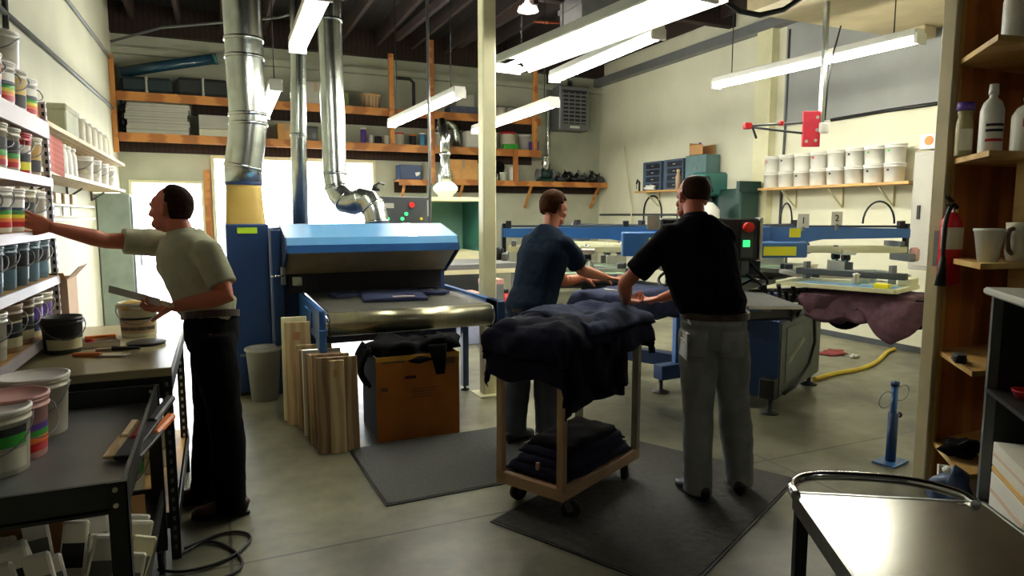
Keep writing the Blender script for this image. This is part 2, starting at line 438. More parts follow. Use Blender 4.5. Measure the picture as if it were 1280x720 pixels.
pipe_thing('hose', [at(895,-40,f=5.6),at(905,0,f=5.6),at(925,14,f=5.6),at(950,19,f=5.6),at(980,12,f=5.6),at(1010,-8,f=5.6),at(1016,-40,f=5.6)], .022, BLKP, 'black hose looping down from the roof at the top edge', 'hose')

# unit heater on the back wall
h = thing('wall_heater', 'grey louvred unit heater hanging high in the back corner', 'heater', (6.5,YB-.3,3.22))
hb = MB().box((-.33,-.1,0),(.33,.28,.84), bev=.02); hb.build('housing', GREYM, h)
g = MB()
for k in range(8): g.box((-.27,-.125,.14+k*.075),(.27,-.1,.17+k*.075))
for k in range(5): g.box((-.27+k*.13,-.12,.12),(-.255+k*.13,-.1,.72))
g.build('louvre', GREYM, h, 'grey louvre grille')
MB().box((-.27,-.104,.12),(.27,-.098,.76)).build('opening', INK, h, 'black opening behind the louvres')
MB().box((-.1,-.13,.04),(.1,-.1,.08)).build('nameplate', WHITEP, h, 'white nameplate')
MB().tube([(0,.1,.84),(0,.1,1.5)], .05, 12).build('flue', GALV, h, 'galvanised flue')

# ------------------------------------------------------------------ fluorescent fixtures
def strip_light(label, a, b, z, tubes=2, wide=.13, hang=True, reflector=False, top=4.74, group='fluorescent strip lights'):
    a = Vector((a[0],a[1],z)); b = Vector((b[0],b[1],z)); d = b-a; L = d.length
    rz = math.atan2(d.y, d.x)
    t = thing('strip_light', label, 'light', (a+b)/2, rz, group)
    hs = MB()
    if reflector:
        hs.extr([(-L/2,-wide,.0),(-L/2,-wide*.55,.12),(-L/2,wide*.55,.12),(-L/2,wide,.0),(-L/2,wide,.015),(-L/2,wide*.55,.14),(-L/2,-wide*.55,.14),(-L/2,-wide,.015)], (L,0,0))
        hs.build('reflector', REFL, t)
        off = wide*.45
    else:
        hs.box((-L/2,-wide*.55,.03),(L/2,wide*.55,.1), bev=.01); hs.build('housing', WHITEP, t); off = wide*.3
    ys = [-off, off] if tubes == 2 else [0]
    for y in ys:
        MB().tube([(-L/2+.03,y,.0),(L/2-.03,y,.0)], .019, 12).build('tube', TUBE, t, 'glowing tube')
    for e in (-1,1):
        MB().box((e*(L/2)-.015,-off-.03,-.03),(e*(L/2)+.015,off+.03,.06)).build('lamp_holder', WHITEP, t)
    if hang:
        for e in (-.4,.4):
            MB().tube([(e*L,0,.09),(e*L,0,top-z)], .006, 6).build('hanger', BLKP, t, 'thin dark hanger')
    return t
def px_light(label, p, q, z, **k):
    a = at(*p, Z=z); b = at(*q, Z=z); return strip_light(label, (a.x,a.y),(b.x,b.y), z, **k)
px_light('strip light hanging just left of the cream steel column', (490,157),(575,119), 2.9)
px_light('strip light hanging behind the cream steel column, near the wall heater', (594,165),(693,131), 2.9)
px_light('strip light hanging just right of and below the broad reflector light', (693,100),(823,45), 3.1)
px_light('broad reflector light fixture at top centre with an open twin tube tray', (635,88),(878,-5), 3.05, reflector=True, wide=.25)
px_light('long strip light hanging before the right wall above the red plate', (895,108),(1150,50), 3.1)
px_light('strip light at the top edge beside the widest round duct', (372,62),(402,-5), 2.95)
px_light('short strip light seen just right of the kinked round duct', (331,146),(345,110), 2.95)
strip_light('added strip light out of view behind the camera, brightening the foreground', (2.6,-2.2), (2.65,-.9), 3.1, tubes=1)  # unseen lamp added to brighten the foreground
# small dome lamp under the roof
d = thing('dome_lamp', 'small white dome lamp under the dark roof', 'light', at(660,14,Z=4.3))
MB().lathe((0,0,0), [(.14,0),(.12,.05),(.05,.1),(.03,.16),(0,.17)], 16).build('shade', TUBE2, d)
MB().tube([(0,0,.16),(0,0,.45)], .01, 6).build('stem', BLKP, d)
# loose orange sheet in the rafters
solo('insulation_sheet', MB().obox((0,0,0),(1,.2,.15),(0,1,.3),(.5,.34,.03), bev=.005), mat('orange_sheet',(176,84,52),.8), 'orange sheet tucked in the roof beside the dome lamp', 'sheet', at(692,28,Z=4.44))
# square roof duct
d = thing('roof_duct', 'grey square sheet metal duct above the reflector light', 'duct', at(742,12,f=9.2))
MB().box((-.35,-.3,-.5),(.35,.3,.6), bev=.01).build('casing', GREYM, d)
MB().box((-.37,-.32,-.04),(.37,.32,.02)).build('flange', GREYM, d)

# suspended strut with red plate (air drop)
sp = at(1025,180,f=6.6); top = at(1029,0,f=6.6)
d = thing('hanging_strut', 'slotted metal strut hanging from the roof left of the bright right strip light', 'strut', (sp.x,sp.y,2.45))
mb = MB().box((-.02,-.02,0),(.02,.02,2.28)); mb.build('channel', GALV, d)
mb = MB().tube([(.05,0,.05),(.06,0,.35),(.12,0,.7),(.2,0,.95)], .008, 6); mb.tube([(.03,0,1.7),(.12,0,1.45),(.16,0,1.2)], .012, 6); mb.build('cable', BLKP, d, 'loose black cable')
MB().box((-.03,-.04,-.08),(.07,.02,.02), bev=.01).build('socket', WHITEP, d, 'white socket')
MB().box((-.035,-.03,1.35),(.035,.03,2.27)).build('sleeve', BLACK, d, 'black sleeve on the upper strut')
rp = at(1014,160,f=6.6)
d = thing('gauge_arm', 'pinkish red plate with two long thin arms hanging beside the strut', 'fixture', rp, -YAW)
mb = MB().box((-.085,-.015,-.18),(.085,.015,.16), bev=.004); mb.build('plate', PINKR, d)
mb = MB()
for (x,z) in ((.05,.1),(.05,-.02),(-.05,-.13),(.04,-.12)): mb.tube([(x,-.022,z),(x,-.015,z)], .016, 10)
mb.build('bolt', ALU, d)
MB().tube([(-.08,0,.05),(-.62,0,.02),(-.64,0,.02)], .011, 8).build('arm', GREYD, d)
MB().tube([(-.08,0,-.05),(-.35,0,-.02),(-.6,0,.01)], .011, 8).build('arm', GREYD, d)
MB().box((-.66,-.03,-.01),(-.58,.03,.05), bev=.01).build('clamp', RED, d, 'red clamp'); MB().box((-.32,-.025,.02),(-.27,.025,.07), bev=.01).build('clamp', RED, d, 'red clamp')
MB().tube([(-.58,0,.03),(-.53,0,-.1)], .012, 6).build('lever', BLKP, d)
# small junction box under soffit
solo('junction_box', MB().box((-.1,-.12,-.12),(.1,.12,0), bev=.01), BEIGE, 'small beige junction box under the soffit at upper right', 'box', at(1150,35,Z=3.6))
# ------------------------------------------------------------------ buckets
def bucket_proto(name, h, rt, rb, bodym, lidm, lab, cat='bucket', handle=True, lid=True, loc=(0,0,-50)):
    """paint bucket: body, lid, wire handle, printed label"""
    t = thing(name, 'x', cat, loc)
    k = .035*h/.19
    MB().lathe((0,0,0), [(rb*.96,0),(rb,.006),(rb+(rt-rb)*.8,h*.8),(rt*1.035,h*.8),(rt*1.035,h*.83),(rt,h*.835),(rt*1.005,h*.9),(rt*1.03,h*.9),(rt*1.03,h*.925),(rt,h*.93),(rt,h*.97),(rt*.95,h*.97),(rt*.93,h*.4 if not lid else h*.95)], 28, cap=True).build('body', bodym, t)
    if lid:
        MB().lathe((0,0,0), [(rt*1.05,h*.94),(rt*1.06,h*.955),(rt*1.05,h*.995),(rt*.97,h),(rt*.95,h*.975),(0,h*.975)], 28).build('lid', lidm, t)
    if handle:
        pts = []
        for i in range(13):
            a = PI*i/12
            pts.append((rt*1.06*math.cos(a), rt*.25+rt*.9*math.sin(a)*.35, h*.86-rt*.95*math.sin(a)))
        mb = MB().tube([(x,-y if y > rt*.26 else 0,z) for x,y,z in [(p[0], p[1]+rt*.75*math.sin(PI*i/12), p[2]) for i,p in enumerate(pts)]], .0028, 6)
        mb.build('handle', GREYM, t)
    if lab:
        # lab: list of (z0 frac, z1 frac, material) printed bands, facing local -Y
        mats = [];  mb = MB()
        for z0, z1, m in lab:
            if m not in mats: mats.append(m)
            def rr(z): return rb+(rt-rb)*z + .0012
            mb.lathe((0,0,0), [(rr(z0),h*z0),(rr(z1),h*z1)], 14, mi=mats.index(m), cap=False, a0=R(-155), a1=R(-25))
        mb.build('label', mats, t)
    return t
def ink_lines(z0, z1, base, n=3):
    out = []; dz = (z1-z0)/(2*n+1)
    for i in range(2*n+1): out.append((z0+i*dz, z0+(i+1)*dz, INK if i % 2 else base))
    return out
G1 = .165
rainbow = [(.12,.24,RED),(.24,.32,ORG),(.32,.4,YEL),(.4,.5,GRN),(.5,.56,BLUED),(.56,.74,WHITEP)]
P = {}
P['rainbow'] = bucket_proto('paint_bucket', .19, .083, .074, WHITEP, LIDW, rainbow)
P['green'] = bucket_proto('paint_bucket', .19, .083, .074, WHITED, GLASSC, [(.1,.22,RED),(.22,.3,ORG),(.3,.42,GRN),(.42,.7,INK)])
P['red'] = bucket_proto('paint_bucket', .19, .083, .074, RED, RED, [(.1,.3,YEL),(.3,.5,INK),(.5,.7,WHITEP)])
P['teal'] = bucket_proto('paint_bucket', .19, .083, .074, TEALP, TEALP, [(.15,.45,TEALP),(.45,.75,INK)])
P['beige'] = bucket_proto('paint_bucket', .20, .088, .08, BEIGEP, BEIGEP, [(.12,.32,CREAM),(.32,.4,INK),(.4,.62,INK),(.62,.66,CREAM)])
P['purple'] = bucket_proto('paint_bucket', .19, .083, .074, WHITED, LIDW, [(.15,.4,BLUED),(.4,.72,PURP)])
P['yellow'] = bucket_proto('paint_bucket', .19, .083, .074, WHITED, LIDW, [(.12,.42,INK),(.42,.8,YELD)])
P['orange'] = bucket_proto('paint_bucket', .19, .083, .074, WHITEP, LIDW, [(.12,.4,PURP),(.4,.6,PINKP),(.6,.78,ORG)])
P['white'] = bucket_proto('paint_bucket', .19, .083, .074, WHITEP, LIDW, [(.3,.5,WHITED)])
P['jar'] = bucket_proto('plastic_jar', .17, .075, .07, GLASSC, GREYM, [(.2,.6,GRN)], cat='jar', handle=False)
P['bigwhite'] = bucket_proto('large_bucket', .30, .148, .128, WHITED, LIDW, None)
P['bigblack'] = bucket_proto('large_bucket', .30, .148, .128, WHITED, LIDW, [(.45,.62,GRN),(.62,.74,INK),(.1,.4,WHITED)])
P['bigpink'] = bucket_proto('large_bucket', .30, .148, .128, PINKP, PINKP, [(.12,.25,RED),(.25,.35,ORG),(.35,.45,GRN),(.45,.55,PURP)])
used = set()
def bucket(kind, x, y, z, label, rz=None, group=None, s=1):
    p = P[kind]
    rz = math.atan2(-x, y) * -1 * -1 + random.uniform(-.4,.4) if rz is None else rz
    if kind not in used:
        used.add(kind); o = p; o.location = (x,y,z); o.rotation_euler = (0,0,rz); o['label'] = label
        if group: o['group'] = group
    else:
        o = copy_tree(p, None, (x,y,z), rz, label, group)
        if not group and 'group' in o: del o['group']
    o.scale = s if isinstance(s, tuple) else (s,s,s)
    return o

# ------------------------------------------------------------------ paint rack standing on the bench
RX0, RX1, RY0, RY1 = -1.29, -.80, 2.30, 4.36
LV = [.975, 1.25, 1.50, 1.775, 2.07]
rk = thing('paint_rack', 'pale slotted steel paint rack standing on the bench against the left wall', 'shelf rack', (RX1,RY0,.9))
def rel(t): return Vector(t.location)
def L(t, *p): return Vector(p)-rel(t)
wpaint = mat('rack_paint', (214,206,214), .45, scale=4, var=.05)
for (x, y) in ((RX1,RY1),(RX0+.03,RY1),(RX1,RY0),(RX0+.03,RY0)):
    mb = MB()
    a = L(rk, x, y, .9)
    mb.box((a.x-.035,a.y-.004,0),(a.x,a.y,1.28)); mb.box((a.x-.004,a.y-.035,0),(a.x,a.y,1.28), 0)
    for k in range(30):
        mb.box((a.x-.001,a.y-.024,.03+k*.042),(a.x+.0012,a.y-.012,.052+k*.042), 1)
        mb.box((a.x-.024,a.y-.0055,.03+k*.042),(a.x-.012,a.y-.0035,.052+k*.042), 1)
    mb.build('post', [wpaint, INK], rk)
for i, z in enumerate(LV):
    lo = L(rk, RX0, RY0, z-(.085 if i == 4 else .045)); hi = L(rk, RX1+.006, RY1, z-.012)
    mb = MB(); mb.box((hi.x-.014,lo.y,lo.z),(hi.x,hi.y,hi.z+.012)); mb.box((lo.x,lo.y,lo.z),(lo.x+.012,hi.y,hi.z+.012)); mb.box((lo.x,hi.y-.012,lo.z),(hi.x,hi.y,hi.z+.012)); mb.box((lo.x,lo.y,lo.z),(hi.x,lo.y+.012,hi.z+.012))
    sh = mb.build('shelf', wpaint, rk)
    MB().box((lo.x+.012,lo.y+.012,z-.9-.015),(hi.x-.014,hi.y-.012,z-.9)).build('board', PLY, sh, 'wooden shelf board')
ordn = ['first','second','third','fourth','fifth','sixth','seventh','eighth','ninth','tenth','eleventh','twelfth']
rows = [  # level, kinds from the upright backwards, shelf words
    (1, ['teal','teal','teal','teal','teal'], 'slate teal gallon bucket', 'second shelf up'),
    (2, ['white','green','rainbow','rainbow','orange'], 'gallon bucket', 'middle rack shelf'),
    (3, ['yellow','red','green','green','rainbow'], 'gallon bucket', 'fourth shelf up'),
    (0, ['purple','purple','beige','beige','white'], 'gallon bucket', 'lowest rack shelf'),
    (4, ['rainbow','yellow','rainbow','orange','yellow'], 'gallon bucket', 'top rack shelf')]
descr = {'teal':'slate teal','white':'plain white','green':'green and black printed paint bucket,','rainbow':'rainbow striped paint bucket,','orange':'orange banded paint bucket,','yellow':'yellow banded paint bucket,','red':'red','purple':'purple labelled paint bucket,','beige':'beige'}
for lv, kinds, _, words in rows:
    y = RY1-.14 if lv != 0 else RY1-.16
    for i, k in enumerate(kinds):
        d = descr[k]; d = d if 'bucket' in d else d+' paint bucket,'
        bucket(k, RX1-.105, y, LV[lv], '%s %s from the rack\'s far upright, %s' % (d, ordn[i], words), rz=R(38)+random.uniform(-.3,.3), s=(1.13,1.13,1.06))
        y -= .212
# second tier on the top shelf
for i, (k, y, nm) in enumerate((('white',4.0,'white tub stacked second tier nearest the far end of the rack top'),('jar',3.62,'cloudy jar with grey lid stacked on the rack top'),('jar',3.4,'cloudy jar stacked on the rack top nearest the photo edge'))):
    bucket(k, RX1-.11, y, LV[4]+.191, nm)
# items on slim spots of the rack top
cup = thing('spray_can', 'small spray can beside the far upright on top of the paint rack', 'can', (RX1-.06,RY1-.035,LV[4]))
MB().lathe((0,0,0), [(.028,0),(.028,.12),(.02,.135),(.01,.14)], 14).build('body', WHITEP, cup)
MB().lathe((0,0,.135), [(.012,0),(.012,.025),(0,.026)], 10).build('nozzle', INK, cup)
MB().lathe((0,0,0), [(.029,.02),(.029,.09)], 14, cap=False).build('label', ORG, cup)

# ------------------------------------------------------------------ work bench
bn = thing('work_bench', 'black framed work bench with pale worn top under the paint rack', 'bench', (-.205,3.29,0))
mb = MB().box((-1.1,.0,.86),(.0,1.42,.9), bev=.004); mb.build('bench_top', BENCHT, bn, 'pale worn bench top')
mb = MB(); mb.box((-1.1,.006,.76),(-.005,.03,.86)); mb.box((-.03,.03,.78),(-.005,1.4,.86)); mb.box((-1.1,1.37,.78),(-.005,1.4,.86)); mb.build('apron', BLACK, bn)
for (x,y,nm) in ((-.045,.0,'leg'),(-.045,1.13,'leg'),(-1.08,.0,'leg'),(-1.08,1.36,'leg')):
    mb = MB(); mb.box((x,y,0),(x+.04,y+.004,.86)); mb.box((x+.036,y,0),(x+.04,y+.04,.86))
    for k in range(18):
        mb.box((x+.014,y-.001,.05+k*.045),(x+.026,y+.0045,.07+k*.045), 1); mb.box((x+.0355,y+.014,.05+k*.045),(x+.0405,y+.026,.07+k*.045), 1)
    mb.build('leg', [BLACK, WHITEP if y > .5 else GREYM], bn)
MB().box((-1.08,.02,.2),(-.01,1.3,.225)).build('lower_shelf', PLY, bn, 'plywood lower shelf')
mb = MB(); mb.box((-1.08,.005,.15),(-.005,.02,.225)); mb.box((-.02,.02,.15),(-.005,1.3,.225)); mb.build('lower_rail', BLACK, bn)

# dark grey bucket on bench
b0 = at(80,440,Z=.9)
t = bucket_proto('paint_bucket', .19, .09, .078, DKGREYP, DKGREYP, [(.12,.4,CREAM),(.4,.46,DKGREYP),(.46,.76,INK)], lid=False)
tag(t, 'dark grey open paint bucket standing on the work bench'); t.location = (b0.x,b0.y,.9); t.rotation_euler = (0,0,R(20)); t.scale = (1.0,1.0,.98)
MB().lathe((0,0,0), [(.07,.1),(0,.105)], 20).build('paint', INK, t)
t = bucket_proto('paint_bucket', .19, .09, .08, WHITED, YELD, [(.12,.5,BEIGEP),(.5,.56,INK),(.2,.3,INK)], lid=False)
c0 = at(184,424,Z=.9); c0.x = -.42; c0.y = 4.25
tag(t, 'paint splashed cream bucket with crusted rim by the reaching man\'s hand'); t.location = (c0.x,c0.y,.9); t.scale = (1.1,1.1,1.05)
MB().blob((0,0,.165), (.085,.085,.03), 18, 8, amp=.5, seed=3).build('paint', YELD, t, 'crusted yellow paint')
solo('black_lid', MB().lathe((0,0,0), [(.09,0),(.095,.012),(.08,.016),(0,.012)], 24), BLKP, 'flat round black lid lying on the bench before the splashed bucket', 'pad', (-.36,3.95,.9))  # loose round lid with a low rim
# tray with tools on bench
tr = thing('tool_tray', 'shallow metal tray on the bench between the two buckets', 'tray', (-.66,4.0,.9), R(15))
mb = MB().box((-.16,-.1,0),(.16,.1,.006)); mb.box((-.16,-.1,0),(-.154,.1,.035)); mb.box((.154,-.1,0),(.16,.1,.035)); mb.box((-.16,-.1,0),(.16,-.094,.035)); mb.box((-.16,.094,0),(.16,.1,.035)); mb.build('tray', ALU, tr)
s = thing('spatula', 'orange handled spatula lying across the metal tray on the bench', 'spatula', (-.62,3.97,.942), R(10))
MB().box((-.02,-.012,0),(.12,.012,.016), bev=.004).build('handle', ORG, s); MB().box((-.2,-.02,.004),(-.02,.02,.008)).build('blade', STEEL, s)
s = thing('spatula', 'orange handled scraper lying on the bench front', 'spatula', (-.55,3.7,.9), R(160))
MB().box((-.02,-.014,0),(.11,.014,.018), bev=.004).build('handle', ORG, s); MB().box((-.14,-.03,.004),(-.02,.03,.008)).build('blade', STEEL, s)
s = thing('paint_brush', 'dark handled brush lying on the bench beside the black lid', 'brush', (-.5,3.82,.9), R(-15))
MB().tube([(0,0,.01),(.13,0,.01)], [.012,.007], 8).build('handle', INK, s); MB().box((-.07,-.02,0),(0,.02,.014)).build('bristle', BEIGEP, s)
solo('red_cap', MB().lathe((0,0,0), [(.02,0),(.022,.03),(.012,.045),(0,.046)], 14), RED, 'small red cap beside the dark grey bucket on the bench', 'stopper', at(104,432,Z=.9)+Vector((.03,0,0)))  # loose red cap, tapered to the top
# open carton at the bench rear
cx = thing('open_carton', 'open pale cardboard carton standing on the bench behind the rack upright', 'box', (-.92,4.53,.9))
mb = MB()
mb.box((-.15,-.14,0),(.15,-.136,.32)); mb.box((-.15,.136,0),(.15,.14,.32)); mb.box((-.15,-.136,0),(-.146,.136,.32)); mb.box((.146,-.136,0),(.15,.136,.32)); mb.box((-.15,-.14,0),(.15,.14,.004)); mb.build('carton', CARDP, cx)
MB().bar((.148,0,.32),(.21,0,.39), .27,.004).build('flap', CARDP, cx); MB().bar((0,-.138,.32),(0,-.2,.36), .29,.004, up=(0,1,0)).build('flap', CARDB, cx)

# ------------------------------------------------------------------ shelves further along the left wall
for z, y1, nm in ((2.2,9.5,'upper pale shelf board on the left wall beyond the paint rack'),(1.88,9.4,'lower pale shelf board on the left wall beyond the paint rack')):
    sh = thing('wall_shelf', nm, 'shelf', (XL,4.7,z))
    MB().box((0,0,-.03),(.34,y1-4.7,0)).build('board', PALEW, sh)
    for k in range(4):
        y = .3+k*1.4
        mb = MB(); mb.box((0,y-.012,-.14),(.02,y+.012,-.03)); mb.bar((.01,y,-.13),(.14,y,-.04), .018,.018); mb.build('bracket', GREYM, sh)
def bottle_proto(name, h, r, bodym, capm, cat='bottle', neck=.4):
    t = thing(name, 'x', cat, (0,0,-50))
    MB().lathe((0,0,0), [(r*.95,0),(r,.008),(r,h*.72),(r*.85,h*.79),(r*neck,h*.84),(r*neck,h*.9)], 18).build('body', bodym, t)
    MB().lathe((0,0,h*.88), [(r*neck*1.15,0),(r*neck*1.15,h*.1),(r*neck*.8,h*.12),(0,h*.12)], 14).build('cap', capm, t)
    return t
PB = {'tall': bottle_proto('plastic_bottle', .3, .07, WHITED, LIDW, neck=.5), 'slim': bottle_proto('plastic_bottle', .26, .05, LIDW, LIDW, neck=.8)}
ub = set()
def bottle(kind, x, y, z, label, group=None, s=1, rz=0):
    if kind not in ub:
        ub.add(kind); o = PB[kind]; o.location = (x,y,z); o['label'] = label; o.rotation_euler=(0,0,rz)
        if group: o['group'] = group
    else:
        o = copy_tree(PB[kind], None, (x,y,z), rz, label, group)
        if not group and 'group' in o: del o['group']
    o.scale = (s,s,s); return o
ys = [7.0,7.35,7.7,8.05,8.4,8.75,9.1]
for i, y in enumerate(ys):
    bottle('tall', -1.13, y, 2.2, 'tall white bottle, %s from the near end, upper left wall shelf' % ordn[i])
for i in range(5):
    bottle('slim', -1.1, 5.95+i*.2, 1.88, 'slim white bottle, %s from the near end, lower left wall shelf' % ordn[i])
for i in range(4):
    bucket('white', -1.12, 7.35+i*.5, 1.88, 'white tub, %s past the slim bottles on the lower left wall shelf' % ordn[i], s=1.25)
g = thing('storage_box', 'grey green lidded box on the upper left wall shelf', 'box', (-1.14,6.35,2.2))
MB().box((-.14,-.25,0),(.14,.25,.2), bev=.01).build('box', mat('grey_green_card',(168,170,140),.7), g); MB().box((-.15,-.26,.17),(.15,.26,.22), bev=.01).build('lid', mat('grey_green_card',(168,170,140),.7), g)
# rail with hanging squeegees
rl = thing('squeegee_rack', 'white double wire rail with hanging squeegees below the left wall shelves', 'rack', (XL,5.0,1.42))
for z in (.12,.24): MB().tube([(0,0,z),(.16,0,z),(.16,3.2,z),(0,3.2,z)], .012, 8).build('rail', LIDW, rl)
for i in range(7):
    y = 5.3+i*.36
    s = thing('squeegee', 'pale squeegee hanging on the white rail, %s from the near end' % ordn[i], 'squeegee', (XL+.1,y,1.57), 0, None)
    MB().box((-.02,-.11,.08),(.02,.11,.2), bev=.008).build('handle', PALEW, s); MB().box((-.005,-.11,.0),(.005,.11,.08)).build('blade', GREYP, s)
# tall grey cabinet by the open door
cb = thing('tall_cabinet', 'tall pale grey steel cabinet on the left wall before the open door', 'cabinet', (-1.31,9.5,0))
MB().box((0,0,.05),(.36,1.5,1.84), bev=.01).build('body', mat('cabinet_grey_green',(160,176,164),.5), cb)
for i in range(2):
    dr = MB().box((.361,.02+i*.74,.1),(.38,.74+i*.74,1.8), bev=.004).build('door', mat('cabinet_door',(150,158,168),.5), cb)
    MB().box((.381,.66+i*.16,.9),(.4,.69+i*.16,1.05)).build('handle', CHROME, dr)
mb = MB(); [mb.box((x,y,0),(x+.04,y+.04,.05)) for x in (.01,.3) for y in (.02,1.44)]; mb.build('foot', BLACK, cb)
# small flag
fl = thing('small_flag', 'small faded flag with striped field leaning over the upper left wall shelf', 'flag', (-.985,5.0,2.0), R(0))
mb = MB()
def flg(u, v): return (.02*math.sin(u*7)+.05*u, .0+u*.42, .2-v*.24-u*.13)
n, m_ = 14, 13
vs = [flg(i/n, j/m_) for j in range(m_+1) for i in range(n+1)]
vs2 = [(x+.003,y,z) for x,y,z in vs]
for j in range(m_):
    for i in range(n):
        a = j*(n+1)+i; mi = 2 if (i < 6 and j < 7) else (0 if j % 2 == 0 else 1)
        mb.add([vs[a],vs[a+1],vs[a+n+2],vs[a+n+1],vs2[a],vs2[a+1],vs2[a+n+2],vs2[a+n+1]], [(0,1,2,3),(7,6,5,4),(0,4,5,1),(2,6,7,3),(1,5,6,2),(0,3,7,4)], mi)
mb.build('cloth', [mat('flag_red',(206,120,116),.8), mat('flag_white',(208,140,132),.8), mat('flag_blue',(112,114,134),.8)], fl)
MB().tube([(0,-.005,-.25),(0,-.005,.26)], .006, 8).build('staff', PALEW, fl)

# ------------------------------------------------------------------ black utility cart in the left foreground
ct = thing('utility_cart', 'black steel utility cart with deep tray in the left foreground', 'cart', (-.26,2.06,0))
CZ = .845; Ln = 1.16; W_ = .78
mb = MB()
mb.box((-W_,0,CZ-.08),(0,Ln,CZ-.074)); mb.box((-W_,0,CZ-.09),(0,.012,CZ)); mb.box((-W_,Ln-.012,CZ-.09),(0,Ln,CZ)); mb.box((-.012,.012,CZ-.09),(0,Ln-.012,CZ)); mb.box((-W_,.012,CZ-.09),(-W_+.012,Ln-.012,CZ)); 
mb.build('top_tray', mat('cart_black',(28,31,30),.4,scale=8,var=.15), ct)
MB().box((-W_+.012,.012,CZ-.074),(-.012,Ln-.012,CZ-.072)).build('tray_mat', mat('sheen_grey',(98,100,102),.35,scale=5,var=.15), ct, 'grey tray lining with its sheen in the colour')  # grey lightened to hold the tray's sheen
for (x,y) in ((-.045,-.004),(-.045,Ln-.04),(-W_,-.004),(-W_,Ln-.04)):
    mb = MB(); mb.box((x,y,.1),(x+.049,y+.004,CZ)); mb.box((x+.045,y,.1),(x+.049,y+.044,CZ)); mb.build('leg', BLACK, ct)
    mb = MB(); [mb.tube([(x+.02,y-.006,z),(x+.02,y,z)], .007, 8) for z in (CZ-.02,CZ-.065)]; mb.build('bolt', ALU, ct)
    c = MB(); c.tube([(x+.01,y+.02,.05),(x+.035,y+.02,.05)], .05, 18); c.build('wheel', RUBBER, ct)
    MB().box((x+.005,y+.0,.05),(x+.04,y+.04,.11), bev=.004).build('caster_fork', GREYM, ct)
mb = MB(); mb.box((-W_,0,.34),(0,Ln,.346)); mb.box((-W_,0,.31),(0,.01,.38)); mb.box((-W_,Ln-.01,.31),(0,Ln,.38)); mb.box((-.01,.01,.31),(0,Ln-.01,.38)); mb.box((-W_,.01,.31),(-W_+.01,Ln-.01,.38)); mb.build('lower_tray', BLACK, ct)
TZ = CZ-.072
for kind, (u, v), sc_, rz_, nm in (('bigwhite',(47,541),.74,0,'large white lidded bucket at the rear of the black cart tray'),('bigpink',(18,571),.72,R(50),'large pink bucket with rainbow label on the black cart tray'),('bigblack',(-6,590),.70,R(10),'large white bucket with black and green bands nearest on the black cart')):
    p = at(u, v, Z=TZ); bucket(kind, p.x, p.y, TZ, nm, rz=rz_, s=sc_)
# squeegees and sticks lying over the cart corner
for i, (pa, pb, m1, m2, nm) in enumerate((((160,566),(214,497),INK,INK,'black handled squeegee leaning over the cart tray edge'),((166,572),(214,520),ORG,INK,'orange handled squeegee leaning over the cart tray edge'),((138,572),(170,528),PALEW,PALEW,'pale wooden stick leaning in the black cart tray'),((152,572),(182,530),RED,INK,'red tipped squeegee leaning in the black cart tray'))):
    p0 = at(pa[0], pa[1], Z=TZ+.012+.002*i); p1 = at(pb[0], pb[1], f=(p0.x*math.sin(YAW)+p0.y*math.cos(YAW))+(.42 if i < 2 else .28))
    q = thing('squeegee' if i != 2 else 'paint_stick', nm, 'squeegee' if i != 2 else 'stick', p0)
    e = p1-p0
    MB().bar((0,0,0), e*.6, .05,.012, bev=.003).build('blade', m2, q); MB().bar(e*.5, e, .035,.028, bev=.008).build('handle', m1, q)
# lower level of the cart: crate and clutter
bx = thing('open_crate', 'brown open cardboard crate of small packets on the cart\'s lower tray', 'box', (-.49,2.34,.347))
mb = MB(); mb.box((-.2,-.2,0),(.22,.25,.006)); mb.box((-.2,-.2,0),(.22,-.195,.16)); mb.box((-.2,.245,0),(.22,.25,.25)); mb.box((-.2,-.195,0),(-.195,.245,.2)); mb.box((.215,-.195,0),(.22,.245,.16)); mb.build('crate', CARDB, bx)
rng = random.Random(4)
for i in range(20):
    m = rng.choice([PAPER, WHITEP, PAPER, CREAM])
    px, py = -.49-.145+.08*(i % 5)+rng.uniform(-.004,.004), 2.34-.14+.095*(i//5)+rng.uniform(-.01,.01)
    a = R(rng.uniform(-9,9)+(i % 5-2)*7); h_ = rng.uniform(.2,.29)
    q = thing('paint_packet', 'crumpled white packet standing in the brown crate on the lower cart tray', 'packet', (px,py,.355), rng.uniform(-.25,.25), 'packets in the cart crate')
    rm = Matrix.Rotation(a,3,'Y')
    MB().box((-.035,-.012,0),(.035,.012,h_), rot=rm, pivot=(0,0,0), bev=.006).build('packet', m, q)
    MB().box((-.03,-.0135,h_*.45),(.03,-.011,h_*.75), rot=rm, pivot=(0,0,0)).build('print', rng.choice([INK,INK,GREYM,BLUED,INK,RED]), q)
# buckets under the bench
for (x,y,z,k,nm,s) in ((-.5,3.55,.226,'bigblack','large white bucket with green print on the bench\'s lower shelf, nearest the leg',1),(-.82,3.62,.226,'bigwhite','large plain white bucket under the bench behind the cart',1),(-.42,3.95,.226,'bigwhite','large white bucket under the bench by its rear right leg',1.0),(-.75,4.05,.226,'bigpink','pink bucket at the back of the bench\'s lower shelf',.9)):
    bucket(k, x, y, z, nm, s=s, rz=R(15))
q = thing('carton', 'reddish brown carton under the bench behind the buckets', 'box', (-1.05,3.9,.226))
MB().box((-.12,-.3,0),(.12,.3,.42), bev=.004).build('carton', mat('brown_carton',(150,104,74),.8), q); MB().box((-.121,-.03,.1),(.121,.03,.423)).build('tape', PALEW, q)
